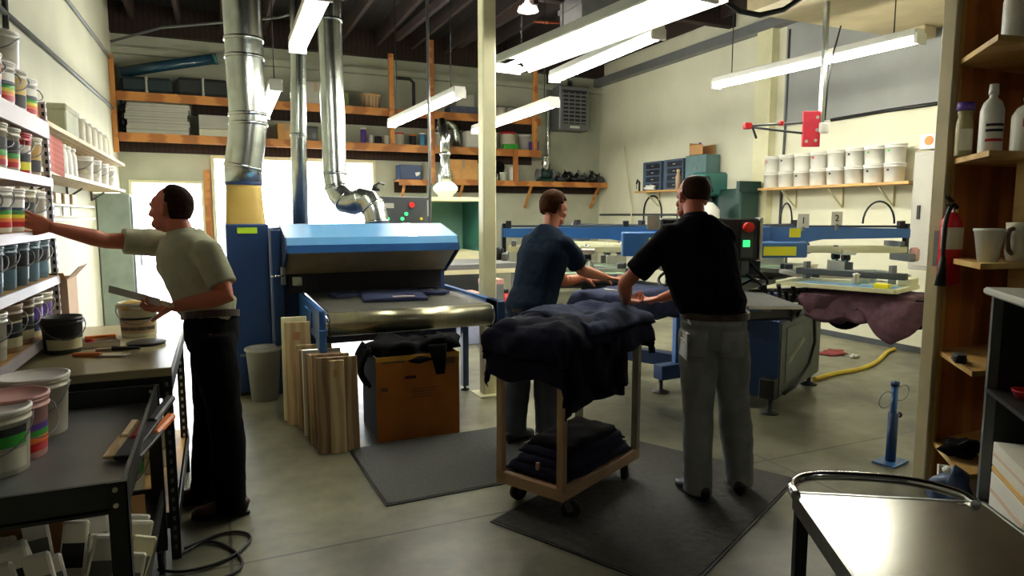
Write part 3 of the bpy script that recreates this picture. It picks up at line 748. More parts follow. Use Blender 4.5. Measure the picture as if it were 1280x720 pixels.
# cables on floor behind the man
def smp(pts):
    P_ = [Vector(p) for p in pts]
    for _ in range(3):
        Q = [P_[0]]
        for a, b in zip(P_, P_[1:]): Q += [a*.75+b*.25, a*.25+b*.75]
        Q.append(P_[-1]); P_ = Q
    return P_
pipe_thing('cable', smp([(-.22,3.3,.01),(-.1,3.42,.01),(.02,3.25,.01),(.06,3.05,.01),(-.1,2.98,.01),(-.24,3.08,.01)]), .007, BLKP, 'black cable looping on the floor beside the bench leg', 'cable')
pipe_thing('cable', smp([(-.2,3.36,.01),(.0,3.48,.01),(.12,3.36,.01),(.0,3.16,.01),(-.2,3.12,.01),(-.3,3.2,.01)]), .007, BLKP, 'second black cable on the floor behind the left man', 'cable')
# ------------------------------------------------------------------ shelves on the back wall
def back_shelf(nm, x0, x1, z, depth, posts, th=.13, br0=0):
    t = thing('wall_shelf', nm, 'shelf', (x0,YB-.001,z))
    MB().box((0,-depth,-.03),(x1-x0,0,0)).build('board', ORWOOD, t)
    MB().box((0,-depth-.03,-th),(x1-x0,-depth,.0)).build('front_rail', ORWOOD, t)
    MB().box((br0,-.04,-th-.12),(x1-x0,0,-.03)).build('back_rail', JOIST, t)
    for x in posts: MB().bar((x-x0,-.03,-.5),(x-x0,-depth,-.06), .04,.04).build('brace', ORWOOD, t)
    return t
SD = .42
back_shelf('upper long wooden shelf across the back wall', XL+.02, 5.75, 3.40, SD, (), br0=1.05)
back_shelf('lower long wooden shelf above the bright openings', XL+.02, 5.75, 2.80, SD, ())
back_shelf('short wooden shelf under the long one at the back right', 3.85, 7.28, 2.22, .36, (4.2,5.6,7.1), th=.1)
back_shelf('stub of wooden shelf holding the blue bin, right of the bright opening', 3.0, 3.6, 2.20, .36, (3.1,), th=.1)
for i, (x, z0, z1) in enumerate(((2.86,2.8,4.3),(3.58,2.14,4.6),(5.2,2.2,2.79),(5.6,2.8,4.4))):
    struct('shelf_post', MB().box((x-.04,YB-SD-.1,z0),(x+.04,YB-SD-.035,z1)), ORWOOD)
struct('shelf_post', MB().box((XL+.005,YB-SD-.1,2.5),(XL+.07,YB-SD-.035,3.9)), ORWOOD)
Yr = YB-.22
# flat white cartons (left), upper and lower stacks on lower shelf
zz = 2.80
for i, hgt in enumerate((.11,.1,.09,.08,.085)):
    dx = .02*math.sin(i*2.1)
    q = thing('flat_carton', 'flat white carton, %s from the bottom of the left stack on the lower back shelf' % ordn[i], 'box', (-.72+dx,YB-.27,zz))
    MB().box((-.42,-.2,0),(.42,.2,hgt-.006), bev=.004).build('carton', GREYP, q); MB().box((-.421,-.201,hgt*.45),(.421,.201,hgt*.52)).build('lid_seam', GREYM, q)
    zz += hgt-.005
zz = 2.80
for i, hgt in enumerate((.11,.21)):
    q = thing('flat_carton', ('lower' if i == 0 else 'upper') + ' grey white carton of the second pile on the lower back shelf', 'box', (.26,YB-.27,zz))
    MB().box((-.42,-.2,0),(.42-.02*i,.2,hgt-.004), bev=.004).build('carton', WHITED if i == 0 else GREYP, q); MB().box((.1,-.203,hgt*.3),(.16,-.199,hgt*.7)).build('label', INK, q)
    zz += hgt
q = thing('bundle', 'black strap bundle hanging at the left end of the carton stack', 'bundle', (XL+.14,YB-.36,2.80))
mb = MB(); [mb.blob((0,0,.06+k*.1),(.045,.06,.06),10,6,amp=.4,seed=k) for k in range(5)]; mb.build('coil', BLKP, q)
def carton(x, z, w, d, h, m, nm, y=None, tape=True):
    q = thing('carton', nm, 'box', (x,(YB-.24 if y is None else y),z))
    MB().box((-w/2,-d/2,0),(w/2,d/2,h), bev=.004).build('carton', m, q)
    if tape: MB().box((-.03,-d/2-.0015,h*.55),(.03,d/2+.0015,h+.0015)).build('tape', BEIGEP, q)
    return q
# upper shelf items
q = thing('blue_tube', 'long glossy blue tube lying on the upper back shelf', 'tube', (-.6,YB-.25,3.82))
MB().tube([(-.6,0,-.12),(.0,0,.03),(.72,0,.2)], .08, 16).build('tube', mat('blue_gloss',(34,66,84),.2), q)
MB().tube([(.69,0,.192),(.74,0,.205)], .088, 16).build('end_cap', TEAL, q)
for i, (x0, x1) in enumerate(((-1.2,-.5),(-.45,.3),(.35,1.0))):
    q = thing('fabric_bundle', ['leftmost','middle','rightmost'][i]+' dark wrapped bundle under the blue tube on the upper back shelf', 'bundle', ((x0+x1)/2,YB-.24,3.40))
    MB().box((-(x1-x0)/2,-.16,0),((x1-x0)/2,.16,.24+.04*(i==1)), bev=.05).build('bundle', [mat('dark_teal_cloth',(36,50,52),.9),mat('dark_grey_cloth',(44,48,46),.9),mat('dull_blue_cloth',(60,78,96),.9)][i], q)
    MB().box((-.02,-.165,0),(.02,.165,.245+.04*(i==1)), bev=.01).build('strap', GREYP, q)
carton(1.62,3.40,.36,.3,.36,GREYP,'white carton on the upper back shelf between the round ducts')
carton(2.0,3.40,.3,.3,.24,mat('green_brown_card',(110,120,70),.8),'greenish carton on the upper back shelf behind the middle duct')
q = thing('round_basket','round tan basket on the upper back shelf near the wooden post','basket',(2.55,YB-.26,3.40)); MB().lathe((0,0,0),[(.14,0),(.17,.2),(.175,.22),(.16,.22),(.135,.02)],20).build('basket',TANW,q); MB().lathe((0,0,.2),[(.178,0),(.178,.03)],20,cap=False).build('rim',CARDB,q)
q = thing('pipe_elbow','black bent pipe standing on the upper back shelf between the posts','pipe',(3.2,YB-.26,3.40)); MB().tube([(-.2,0,.56),(.05,0,.56),(.12,0,.5),(.12,0,0)],.03,10).build('pipe',BLKP,q); MB().tube([(.12,0,0),(.12,0,.03)],.06,12).build('flange',BLKP,q)
def tub(x, z, r, h, m, nm, cap=LIDW, y=None, name='tub', cat='tub'):
    q = thing(name, nm, cat, (x,(Yr if y is None else y),z)); MB().lathe((0,0,0),[(r*.9,0),(r,.01),(r,h*.9),(r*.7,h*.93)],18).build('body',m,q); MB().lathe((0,0,h*.88),[(r*1.04,0),(r*1.04,h*.12),(0,h*.12)],18).build('lid',cap,q); return q
carton(4.35,3.40,.8,.32,.13,mat('slate_box',(84,90,110),.7),'low slate blue box on the upper back shelf above the first strip light',tape=False)
carton(4.25,3.531,.34,.26,.22,GREYP,'pale box lying on the slate blue box on the upper back shelf')
for i, (x, m, nm) in enumerate(((5.0,WHITED,'white tin with dark print on the upper back shelf right of the column'),(5.22,GREYP,'grey tin on the upper back shelf behind the second strip light'),(5.55,WHITED,'last white tin at the right end of the upper back shelf'))):
    tub(x,3.40,.11,.2,m,nm,cap=GREYM)
# lower shelf items right part
its = [(1.55,.11,.25,GREYM,'grey tub on the lower back shelf behind the narrow duct',GREYD),(1.95,.0,0,None,'',None),(2.42,.05,.28,PURP,'purple bottle on the lower back shelf beside the wide duct',LIDW),(2.55,.04,.16,WHITEP,'small white bottle on the lower back shelf',LIDW),(2.68,.06,.14,INK,'dark jar on the lower back shelf',INK),(2.83,.05,.16,WHITEP,'white pot just left of the wooden shelf post on the lower back shelf',LIDW),(3.05,.09,.22,WHITED,'cream jug with red lid on the lower back shelf',RED),
 (3.3,.06,.2,INK,'black bottle on the lower back shelf',ORG),(3.48,.06,.24,mat('sky_blue_plastic',(80,150,190),.4),'light blue bottle on the lower back shelf behind the first strip light',LIDW),(3.75,.07,.26,WHITED,'cream bottle right of the second shelf post',LIDW)]
for x, r, h_, m, nm, cp in its:
    if m: tub(x,2.80,r,h_,m,nm,cap=cp,name='bottle' if r < .07 else 'tub',cat='bottle' if r < .07 else 'tub')
carton(1.15,2.80,.3,.3,.26,mat('tan_carton',(214,160,96),.8),'tan carton on the lower back shelf left of the narrow duct')
q = thing('duct_elbow','grey metal duct elbow curling over the lower back shelf','duct',(4.02,YB-.25,2.80))
MB().tube([(-.25,0,.25),(-.22,0,.4),(-.08,0,.46),(.06,0,.38),(.1,0,.2),(.1,0,0)],.075,16).build('elbow',GALV,q); MB().tube([(.1,0,0),(.1,0,.03)],.085,16).build('flange',GREYM,q)
q = thing('white_appliance','white boxy appliance with round dial on the lower back shelf','appliance',(4.55,YB-.26,2.80))
MB().box((-.3,-.16,0),(.3,.16,.3),bev=.02).build('body',WHITEP,q); MB().tube([(.18,-.165,.14),(.18,-.155,.14)],.05,16).build('dial',GREYM,q); MB().tube([(-.05,0,.29),(-.06,0,.42),(-.1,0,.48)],.015,8).build('cord',BLKP,q)
for i,(x,m,r,h_,nm,cp) in enumerate(((5.15,WHITED,.15,.33,'white bucket with red band on the lower back shelf right of the column',RED),(5.5,GREYP,.11,.3,'cream tub at the right end of the lower back shelf',LIDW))):
    tub(x,2.80,r,h_,m,nm,cap=cp)
carton(5.12,2.80,.3,.1,.09,GRN,'small green box in front of the white bucket on the lower back shelf',y=YB-.42,tape=False)
carton(5.62,2.80,.16,.12,.16,PURP,'purple packet at the right end of the lower back shelf',y=YB-.4,tape=False)
# third shelf
q = thing('blue_bin','blue plastic bin on the stub shelf right of the bright opening','bin',(3.22,YB-.22,2.20)); mb=MB(); mb.box((-.2,-.13,0),(.2,.13,.01)); mb.box((-.2,-.13,0),(.2,-.12,.26)); mb.box((-.2,.12,0),(.2,.13,.26)); mb.box((-.2,-.13,0),(-.19,.13,.26)); mb.box((.19,-.13,0),(.2,.13,.26)); mb.build('bin',BLUED,q); MB().blob((.12,-.05,.12),(.1,.08,.12),10,6,amp=.6).build('rag',WHITEP,q)
carton(4.2,2.22,.55,.3,.36,mat('tan_carton',(214,160,96),.8),'large tan carton on the short back shelf left of the column')
for i,x in enumerate((4.72,4.86)): tub(x,2.22,.06,.12,CHROME,['left','right'][i]+' of two small shiny cans on the short back shelf right of the column',cap=CHROME,y=YB-.3,name='can',cat='can')
tub(5.06,2.22,.07,.16,GLASSC,'cloudy jar beside the shiny cans on the short back shelf')
tub(5.28,2.22,.09,.26,WHITEP,'white square shouldered bottle on the short back shelf',name='bottle',cat='bottle')
q = thing('dark_rag','dark rag heaped on the shiny cans\' shelf','rag',(4.95,YB-.12,2.22)); MB().blob((0,0,.17),(.22,.09,.16),14,8,amp=.9,seed=5).build('rag',BLACKC,q)
q = thing('bench_grinder','dark green bench grinder with chrome body on the short back shelf','grinder',(5.95,YB-.24,2.22))
MB().box((-.16,-.1,0),(.16,.1,.05),bev=.01).build('base',DKGRN,q); MB().tube([(-.1,0,.15),(.1,0,.15)],.09,16).build('motor',DKGRN,q)
for s_ in (-1,1): MB().tube([(s_*.13,0,.15),(s_*.18,0,.15)],.1,18).build('wheel',GREYM,q); 
MB().lathe((0,0,.2),[(.06,0),(.08,.15),(.05,.24),(.08,.26),(.08,.3)],16).build('pump_head',CHROME,q)
rng = random.Random(11)
for i in range(7):
    x = 6.3+i*.15
    q = thing('metal_scrap','dark oily machine part in the heap at the end of the short back shelf','machine part',(x,YB-.2,2.22),rng.uniform(0,3),'machine parts heaped on the short back shelf')
    MB().blob((0,0,.06+.04*(i%2)),(.12,.1,.07+.05*(i%3)*.5),10,6,amp=1.1,seed=i).build('casting',BLACK if i%3 else GREYD,q)
    MB().tube([(-.08,0,.1),(.06,.02,.2+.05*(i%2))],.015,8).build('rod',GREYM,q)

# ------------------------------------------------------------------ washout booth and panel behind the dryer
wb = thing('washout_booth','cream framed washout booth with teal back panel behind the dryer','booth',(2.68,9.5,0))
MB().box((0,0,1.78),(1.14,.9,1.84),bev=.004).build('top',CREAM,wb)
for x in (0,1.08): MB().box((x,0,0),(x+.06,.06,1.78)).build('post',CREAM,wb)
MB().box((.06,.86,.9),(1.08,.88,1.78)).build('back_panel',TEALB,wb,'teal back panel'); MB().box((1.04,.06,.9),(1.075,.86,1.78)).build('side_panel',TEAL,wb); MB().box((.0,.06,.9),(.03,.86,1.78)).build('side_panel',TEAL,wb)
MB().box((0,-.05,.86),(1.14,.9,1.02)).build('sink',CREAM,wb)
MB().box((.1,-.01,.2),(1.04,.85,.86)).build('cupboard',GREYD,wb)
q = thing('vent_fan','white round vent fan with galvanised reducer standing on the booth top','fan',(3.3,9.95,1.84))
MB().lathe((0,0,0),[(.12,0),(.12,.05),(.15,.07),(.19,.12),(.19,.17),(.14,.22),(.11,.24)],24).build('fan_body',LIDW,q)
MB().lathe((0,0,.24),[(.11,0),(.11,.12),(.07,.22),(.07,.4),(.09,.42),(.09,.44)],20).build('reducer',GALV,q)
MB().tube([(0,0,.68),(0,0,.95),(.05,.3,1.2)],.075,16).build('riser',GALV,q)
tb = thing('light_table','grey topped table standing beyond the dryer outfeed','table',(2.55,8.2,0))
MB().box((0,0,.86),(1.2,1.0,.93),bev=.004).build('top',GREYM,tb); MB().box((.0,-.002,.8),(1.2,1.0,.86)).build('apron',CREAM,tb)
for x,y in ((.03,.03),(1.12,.03),(.03,.92),(1.12,.92)): MB().box((x,y,0),(x+.05,y+.05,.8)).build('leg',GREYM,tb)
for (x,y,z,w_,h_,m,nm) in ((2.78,7.7,0,.34,.62,mat('lilac_box',(186,196,230),.5),'pale lilac carton on the floor beyond the dryer'),(3.1,7.6,0,.24,.78,GREYM,'grey bin standing beyond the dryer next to the lilac carton'),(3.32,7.65,0,.2,.62,RED,'red canister standing beyond the dryer left of the column'),(3.62,7.7,0,.2,.8,CLAY,'orange red canister standing just right of the column behind'),(3.05,7.25,0,.3,.35,PINKP,'pink rimmed tub on the floor beyond the dryer')):
    q = thing('carton' if 'carton' in nm else 'canister', nm, 'box' if 'carton' in nm else 'canister', (x,y,z))
    if 'carton' in nm: MB().box((-w_/2,-w_/2,0),(w_/2,w_/2,h_),bev=.004).build('carton',m,q); MB().box((-w_/2-.003,-w_/2-.003,h_-.05),(w_/2+.003,w_/2+.003,h_+.01)).build('lid',PINKP,q)
    else: MB().lathe((0,0,0),[(w_*.48,0),(w_/2,.01),(w_/2,h_*.85),(w_*.3,h_*.93),(w_*.15,h_*.95),(w_*.15,h_)],18).build('body',m,q); MB().lathe((0,0,h_),[(w_*.18,-.02),(w_*.18,.02),(0,.03)],12).build('cap',INK,q)
# control panel above the dryer
cp = thing('control_panel','dark grey control panel with green lamps behind the dryer hood','control panel',(2.12,8.05,1.46))
MB().box((-.3,-.02,0),(.34,.14,.34),bev=.008).build('case',GREYD,cp)
for (x,z) in ((-.2,.07),(-.02,.07),(.03,.13)): MB().tube([(x,-.04,z),(x,-.02,z)],.022,12).build('lamp',LEDG,cp,'lit green lamp')
MB().tube([(.1,-.05,.24),(.1,-.02,.24)],.035,14).build('stop_button',LEDR,cp,'red stop button'); MB().tube([(.22,-.035,.07),(.22,-.02,.07)],.018,10).build('lamp',YEL,cp,'yellow lamp')
mb=MB(); mb.box((-.26,-.024,.2),(-.12,-.02,.26)); mb.box((.3,-.024,.1),(.33,-.02,.3)); mb.build('dial_plate',GREYP,cp)
MB().tube([(-.1,.06,0),(-.1,.06,-1.46)],.025,10).build('stand',GREYM,cp)
pipe_thing('conduit',[(2.32,7.6,1.0),(2.33,7.6,2.2),(2.32,7.6,4.7)],.018,GREYM,'thin grey conduit dropping from the roof behind the dryer hood','pipe')
q = thing('desk_lamp_arm','black gooseneck lamp beside the dark control panel','lamp',(1.72,8.0,0)); MB().tube([(0,0,0),(0,0,1.82),(.03,0,1.92),(.1,0,1.96),(.16,0,1.94)],.012,8).build('gooseneck',BLKP,q); MB().lathe((.06,0,1.86),[(.05,0),(.02,.07),(0,.08)],14).build('lamp_shade',BLKP,q); MB().lathe((0,0,0),[(.1,0),(.1,.02),(0,.025)],16).build('base',BLKP,q)

# ------------------------------------------------------------------ right wall fittings
br = thing('wall_shelf','long wooden shelf of white buckets on the right wall','shelf',(XR-.32,4.98,1.95))
MB().box((0,0,-.03),(.315,2.24,0)).build('board',PLY,br)
for y in (.4,1.1,1.85): mb=MB(); mb.box((.29,y-.012,-.28),(.315,y+.012,-.03)); mb.bar((.3,y,-.27),(.05,y,-.04),.018,.018); mb.build('bracket',CREAM,br)
dots=[RED,INK,WHITED,RED,WHITED,PINKR,GRN,GRN]
pw = {}
for j,dm in enumerate(('red','dark','plain','green')):
    m = {'red':RED,'dark':INK,'plain':WHITED,'green':GRN}[dm]
    t = bucket_proto('ink_bucket', .215, .112, .102, WHITEP, LIDW, None, handle=False)
    MB().lathe((0,0,0),[(.1085,.125),(.1092,.15)],6,cap=False,a0=R(170),a1=R(185)).build('dot_label',m,t)
    pw[dm]=t
first=set()
for tier in range(2):
    for i,(k,ds) in enumerate((('red','red dot'),('dark','black dot'),('plain','faint label'),('red','large red dot'),('plain','plain face'),('dark','dark label'),('green','green tint label'),('green','small green dot'))):
        if tier==0: k={'red':'plain','dark':'plain','plain':'dark','green':'dark'}[k]
        y=7.08-i*.262
        nm='white ink bucket, %s from the cream pilaster, %s tier, right wall'%(ordn[i],'upper' if tier else 'lower')
        loc=(XR-.2,y,1.95+tier*.216)
        if k not in first: first.add(k); o=pw[k]; o.location=loc; o['label']=nm
        else: o=copy_tree(pw[k],None,loc,0,nm)
# odd tubs at the near end
q=thing('printed_box','white box with orange and green print on top of the grey wall cabinet','box',(7.15,4.75,2.28)); MB().box((-.12,-.22,0),(.12,.16,.16),bev=.01).build('box',WHITEP,q); MB().tube([(-.125,.05,.09),(-.119,.05,.09)],.05,14).build('orange_mark',ORG,q); mb=MB(); mb.box((-.124,-.14,.04),(-.119,-.04,.1)); mb.build('green_mark',GRN,q)
eb=thing('wall_cabinet','grey white sheet metal cabinet on the right wall beside the post','cabinet',(XR,4.95,.98))
MB().box((-.3,-1.3,0),(0,0,1.28),bev=.01).build('case',GREYP,eb); dr=MB().box((-.315,-1.26,.04),(-.301,-.04,1.24),bev=.003).build('door',GREYP,eb); MB().box((-.33,-.12,.55),(-.316,-.09,.7)).build('latch',BLACK,dr)
for kk in (.4,.9): MB().tube([(-.1,-kk,0),(-.1,-kk,-.9)],.02,8).build('conduit',GREYM,eb)
# parts cabinets on small shelf
ss=thing('wall_shelf','small pale shelf with parts cabinets on the right wall','shelf',(XR-.35,8.5,2.0)); MB().box((0,0,-.03),(.345,1.7,0)).build('board',PLY,ss)
for y in (.2,1.4): mb=MB(); mb.box((.32,y,-.28),(.345,y+.024,-.03)); mb.bar((.33,y+.01,-.27),(.05,y+.01,-.04),.018,.018); mb.build('bracket',CREAM,ss)
for i in range(2):
    q=thing('parts_cabinet',['left','right'][i]+' blue grey parts cabinet with small drawers on the right wall','cabinet',(XR-.3,9.5-i*.6,2.0))
    MB().box((0,0,0),(.28,.52,.5),bev=.004).build('case',mat('slate_case',(70,88,108),.5),q)
    for r_ in range(4):
        dd=MB().box((-.006,.03,.03+r_*.115),(0,.42,.12+r_*.115)).build('drawer',mat('smoke_drawer',(30,38,48),.3),q); MB().box((-.012,.2,.07+r_*.115),(-.006,.26,.08+r_*.115)).build('knob',GREYP,dd)
q=thing('metal_case','large teal metal case beside the parts cabinets on the right wall','case',(XR-.3,8.35,2.0)); MB().box((0,0,0),(.28,.5,.52),bev=.006).build('case',mat('dusty_teal',(84,116,116),.5),q); MB().box((-.012,.2,.3),(0,.3,.33)).build('latch',GREYM,q)
q=thing('cardboard_caddy','brown open box on top of the teal metal case','box',(XR-.16,8.62,2.521)); mb=MB(); mb.box((-.12,-.16,0),(.12,.16,.01)); mb.box((-.12,-.16,0),(-.115,.16,.16)); mb.box((.115,-.16,0),(.12,.16,.16)); mb.box((-.12,.155,0),(.12,.16,.2)); mb.build('box',CARDB,q); MB().tube([(-.04,0,.01),(-.04,.0,.2)],.02,8).build('roll',PURP,q)
q=thing('bottle','tall tan bottle on the small right wall shelf','bottle',(XR-.33,8.98,2.0)); MB().lathe((0,0,0),[(.045,0),(.045,.2),(.025,.25),(.025,.3),(0,.3)],14).build('body',BEIGEP,q); MB().lathe((0,0,.28),[(.03,0),(.03,.04),(0,.04)],12).build('cap',PALEW,q)
q=thing('rag_pile','white rags bundled on the small right wall shelf','rag',(XR-.32,9.75,2.0)); MB().blob((0,0,.05),(.08,.16,.06),12,8,amp=.8,seed=9).build('rag',WHITEP,q)
q=thing('clamp_tool','black clamp standing at the far end of the small right wall shelf','clamp',(XR-.3,10.12,2.0)); MB().tube([(0,0,0),(0,0,.16),(0,.06,.2),(0,.09,.14)],.018,8).build('frame',BLKP,q); MB().tube([(0,.09,.14),(0,.09,.04)],.008,6).build('screw',GREYM,q)
# green machine (drill press / compressor)
dp=thing('green_machine','dark green shop machine with pale belt guard before the right wall','machine',(6.85,7.75,0))
MB().box((-.3,-.35,0),(.3,.35,.9),bev=.02).build('cabinet',DKGRN,dp); MB().box((-.06,-.42,.9),(.3,.42,1.95),bev=.02).build('back_panel',DKGRN,dp)
MB().tube([(-.12,.15,.9),(-.12,.15,2.1)],.05,14).build('column',GREYD,dp); MB().box((-.35,.0,1.85),(.1,.3,2.2),bev=.03).build('head',TEAL,dp)
MB().lathe((-.35,-.12,1.6),[(.15,-.15),(.15,.05),(.06,.15),(0,.16)],20).build('belt_guard',LIDW,dp,'pale belt guard')
mb=MB(); mb.lathe((-.38,.1,1.88),[(.1,0),(.1,.03),(.05,.05),(.05,.1),(0,.1)],20,axis=(-1,0,0)); mb.build('pulley',GREYP,dp)
MB().tube([(-.36,-.2,1.9),(-.36,-.1,2.12),(-.36,.06,2.12),(-.36,.1,1.98)],.014,8).build('cord',BLKP,dp)
MB().box((-.1,-.44,1.9),(.3,-.38,2.05)).build('end_plate',DKGRN,dp)
# air hoses looping up behind press: on the wall rail
for i,(y,nm) in enumerate(((10.1,'far black air hose looping up before the right wall'),)):
    q=thing('air_hose',nm,'hose',(XR-.02,y,1.5)); pts=[(0,.27*math.cos(a),.12+.3*math.sin(a)) for a in [PI*k/12 for k in range(13)]]; MB().tube([(0,.27,-.3)]+pts+[(0,-.27,-.3)],.014,8).build('hose',BLKP,q); MB().tube([(0,.27,-.34),(0,.27,-.28)],.022,8).build('fitting',GREYM,q)
# ------------------------------------------------------------------ cloth helpers
def cloth_grid(mb, fn, n, m, mi=0, th=.004):
    """closed thin sheet from fn(u,v) -> point, u,v in 0..1"""
    P_ = [[Vector(fn(i/n, j/m)) for i in range(n+1)] for j in range(m+1)]
    top = []; bot = []
    for j in range(m+1):
        for i in range(n+1):
            du = P_[j][min(i+1,n)] - P_[j][max(i-1,0)]; dv = P_[min(j+1,m)][i] - P_[max(j-1,0)][i]
            nn = du.cross(dv); nn = nn.normalized() if nn.length > 1e-9 else Vector((0,0,1))
            top.append(P_[j][i] + nn*th/2); bot.append(P_[j][i] - nn*th/2)
    k = (n+1)*(m+1); fs = []
    for j in range(m):
        for i in range(n):
            a = j*(n+1)+i; fs.append((a,a+1,a+n+2,a+n+1)); fs.append((k+a,k+a+n+1,k+a+n+2,k+a+1))
    def side(a, b): fs.append((a, k+a, k+b, b))
    for i in range(n): side(i, i+1); side(m*(n+1)+i+1, m*(n+1)+i)
    for j in range(m): side((j+1)*(n+1), j*(n+1)); side(j*(n+1)+n, (j+1)*(n+1)+n)
    return mb.add(top+bot, fs, mi, True)
def drape(mb, a, b, A0, A1, B0, B1, z, th=.02, seed=0, wr=.012, n=36, m=30, flare=.12, rough=1, bulge=0):
    """sheet spanning [A0,A1]x[B0,B1] hung over a table of half size a,b at height z"""
    def fn(u, v):
        s = A0+(A1-A0)*u; t = B0+(B1-B0)*v
        ox = max(0, abs(s)-a); oy = max(0, abs(t)-b)
        sx = 1 if s > 0 else -1; sy = 1 if t > 0 else -1
        d = math.hypot(ox, oy)
        rag = 1 + .25*noise.noise(Vector((s*5, t*5, seed)))
        x = (s if ox == 0 else sx*(a + .03*(1-math.exp(-ox*30)) + flare*ox*(.5+noise.noise(Vector((s*2,t*9,seed+5))))))
        y = (t if oy == 0 else sy*(b + .03*(1-math.exp(-oy*30)) + flare*oy*(.5+noise.noise(Vector((s*9,t*2,seed+9))))))
        zz = z - max(0, d-.012)*rag
        w_ = wr*rough*(noise.noise(Vector((s*8,t*8,seed+2)))+.5*noise.noise(Vector((s*19,t*19,seed+3))))
        if d == 0: zz += w_ + wr*.8 + bulge*(.35+noise.noise(Vector((s*3.5,t*4.5,seed+7)))+.4*abs(noise.noise(Vector((s*8,t*8,seed+17)))))*min(1,min(a-abs(s),b-abs(t))*14)
        else: x += (w_*1.3 if ox > 0 else 0)*sx; y += (w_*1.3 if oy > 0 else 0)*sy
        return (x, y, zz)
    return cloth_grid(mb, fn, n, m, th=th)

# ------------------------------------------------------------------ conveyor dryer
dr = thing('conveyor_dryer', 'large blue conveyor dryer with steel roller and dark belt in the centre left', 'dryer', (1.35,4.8,0))
def D(x, y, z): return (x-1.35, y-4.8, z)
X0, X1 = .72, 1.98
mb = MB().tube([D(X0,4.9,.785),D(X1,4.9,.785)], .088, 36); mb.build('end_roller', ROLLM, dr, 'shiny worn steel roller')
for x in (X0-.03, X1+.002): MB().tube([D(x,4.9,.785),D(x+.028,4.9,.785)], .08, 24).build('roller_end', CHROME, dr)
MB().box(D(X0+.01,4.9,.862), D(X1-.01,7.5,.874)).build('belt', BELTB, dr, 'dark mesh conveyor belt')
MB().box(D(X0+.01,4.95,.72), D(X1-.01,6.1,.73)).build('belt_return', BELTB, dr)
for x in (X0-.075, X1+.035):
    MB().box(D(x,4.82,.66), D(x+.04,6.2,.90), bev=.004).build('side_rail', BLUE, dr)
    MB().box(D(x-.01,5.2,.72), D(x+.0,5.6,.84)).build('cover_plate', BLUE, dr)
MB().box(D(X0-.08,4.80,.60), D(X0-.03,4.99,.76), bev=.004).build('end_plate', BLUE, dr)
MB().box(D(X1+.035,4.80,.66), D(X1+.1,5.05,.90), bev=.004).build('end_plate', BLUED, dr)
for x in (X0-.05, X1+.0):
    for y in (5.53, 7.3):
        MB().box(D(x,y,.04), D(x+.055,y+.06,.68)).build('leg', BLUED, dr)
        MB().lathe(D(x+.027,y+.03,0), [(.04,0),(.04,.012),(.012,.02),(.012,.05)], 14).build('foot', BLACK, dr)
MB().box(D(X0,5.7,.5), D(X1,5.74,.66)).build('cross_member', BLUED, dr)
MB().box(D(X0+.02,5.76,.48), D(X1-.02,7.4,.7)).build('lower_pan', BLUED, dr)
# heating chamber: open tunnel
for x in (.44, 1.93): MB().box(D(x,6.1,.5), D(x+.07,7.5,1.06)).build('chamber_side', BLUED, dr)
MB().box(D(.44,6.1,1.06), D(2.0,7.5,1.47), bev=.01).build('chamber', BLUED, dr)
# canopy hood
HX0, HX1 = .52, 1.97
pr4 = [(6.12,1.495),(5.66,1.405),(5.60,1.305),(5.72,1.29),(5.9,1.46),(6.12,1.47)]
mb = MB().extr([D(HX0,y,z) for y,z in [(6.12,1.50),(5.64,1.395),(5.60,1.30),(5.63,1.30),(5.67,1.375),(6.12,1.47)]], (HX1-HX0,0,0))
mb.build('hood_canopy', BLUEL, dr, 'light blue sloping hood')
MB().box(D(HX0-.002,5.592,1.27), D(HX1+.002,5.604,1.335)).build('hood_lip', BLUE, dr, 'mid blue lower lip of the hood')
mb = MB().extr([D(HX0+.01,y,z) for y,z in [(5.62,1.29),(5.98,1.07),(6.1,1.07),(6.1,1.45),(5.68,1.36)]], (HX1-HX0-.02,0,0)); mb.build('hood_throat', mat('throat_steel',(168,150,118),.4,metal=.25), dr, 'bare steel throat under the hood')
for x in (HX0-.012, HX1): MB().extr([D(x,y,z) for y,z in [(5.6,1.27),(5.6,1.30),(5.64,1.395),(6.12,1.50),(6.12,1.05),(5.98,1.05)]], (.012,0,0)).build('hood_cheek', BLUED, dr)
mb = MB(); 
for k in range(30): mb.box(D(.56+k*.046,6.02,.90), D(.605+k*.046,6.024,1.06))

mb.build('heat_curtain', mat('curtain_black',(24,20,24),.7), dr, 'dark strip curtain')
MB().box(D(.51,7.44,.88),D(1.93,7.46,1.06)).build('exit_light_stop',BLACK,dr)  # added dark sheet, keeps the bright doorway beyond from showing through the tunnel
MB().box(D(.44,6.08,.0),D(.70,6.1,1.06)).build('front_plate',BLUED,dr)
MB().box(D(.44,6.1,.0),D(.5,7.5,.5)).build('side_skirt',BLUED,dr)
MB().box(D(.43,6.0,.45),D(.52,6.12,1.45),bev=.004).build('corner_box',BLUED,dr)
MB().tube([D(.50,5.75,1.08),D(.40,5.7,1.08)], .009, 8).build('lever', CHROME, dr); MB().tube([D(.5,5.8,1.0),D(.5,5.8,1.15)], .02, 10).build('lever_hub', GREYM, dr)
MB().tube([D(.62,5.9,.98),D(.62,5.9,1.05)], .04, 14).build('knob', GREYP, dr)
mb = MB(); mb.box(D(1.7,5.95,.8765), D(1.86,6.05,.88)); mb.build('rail_clip', WHITEP, dr)
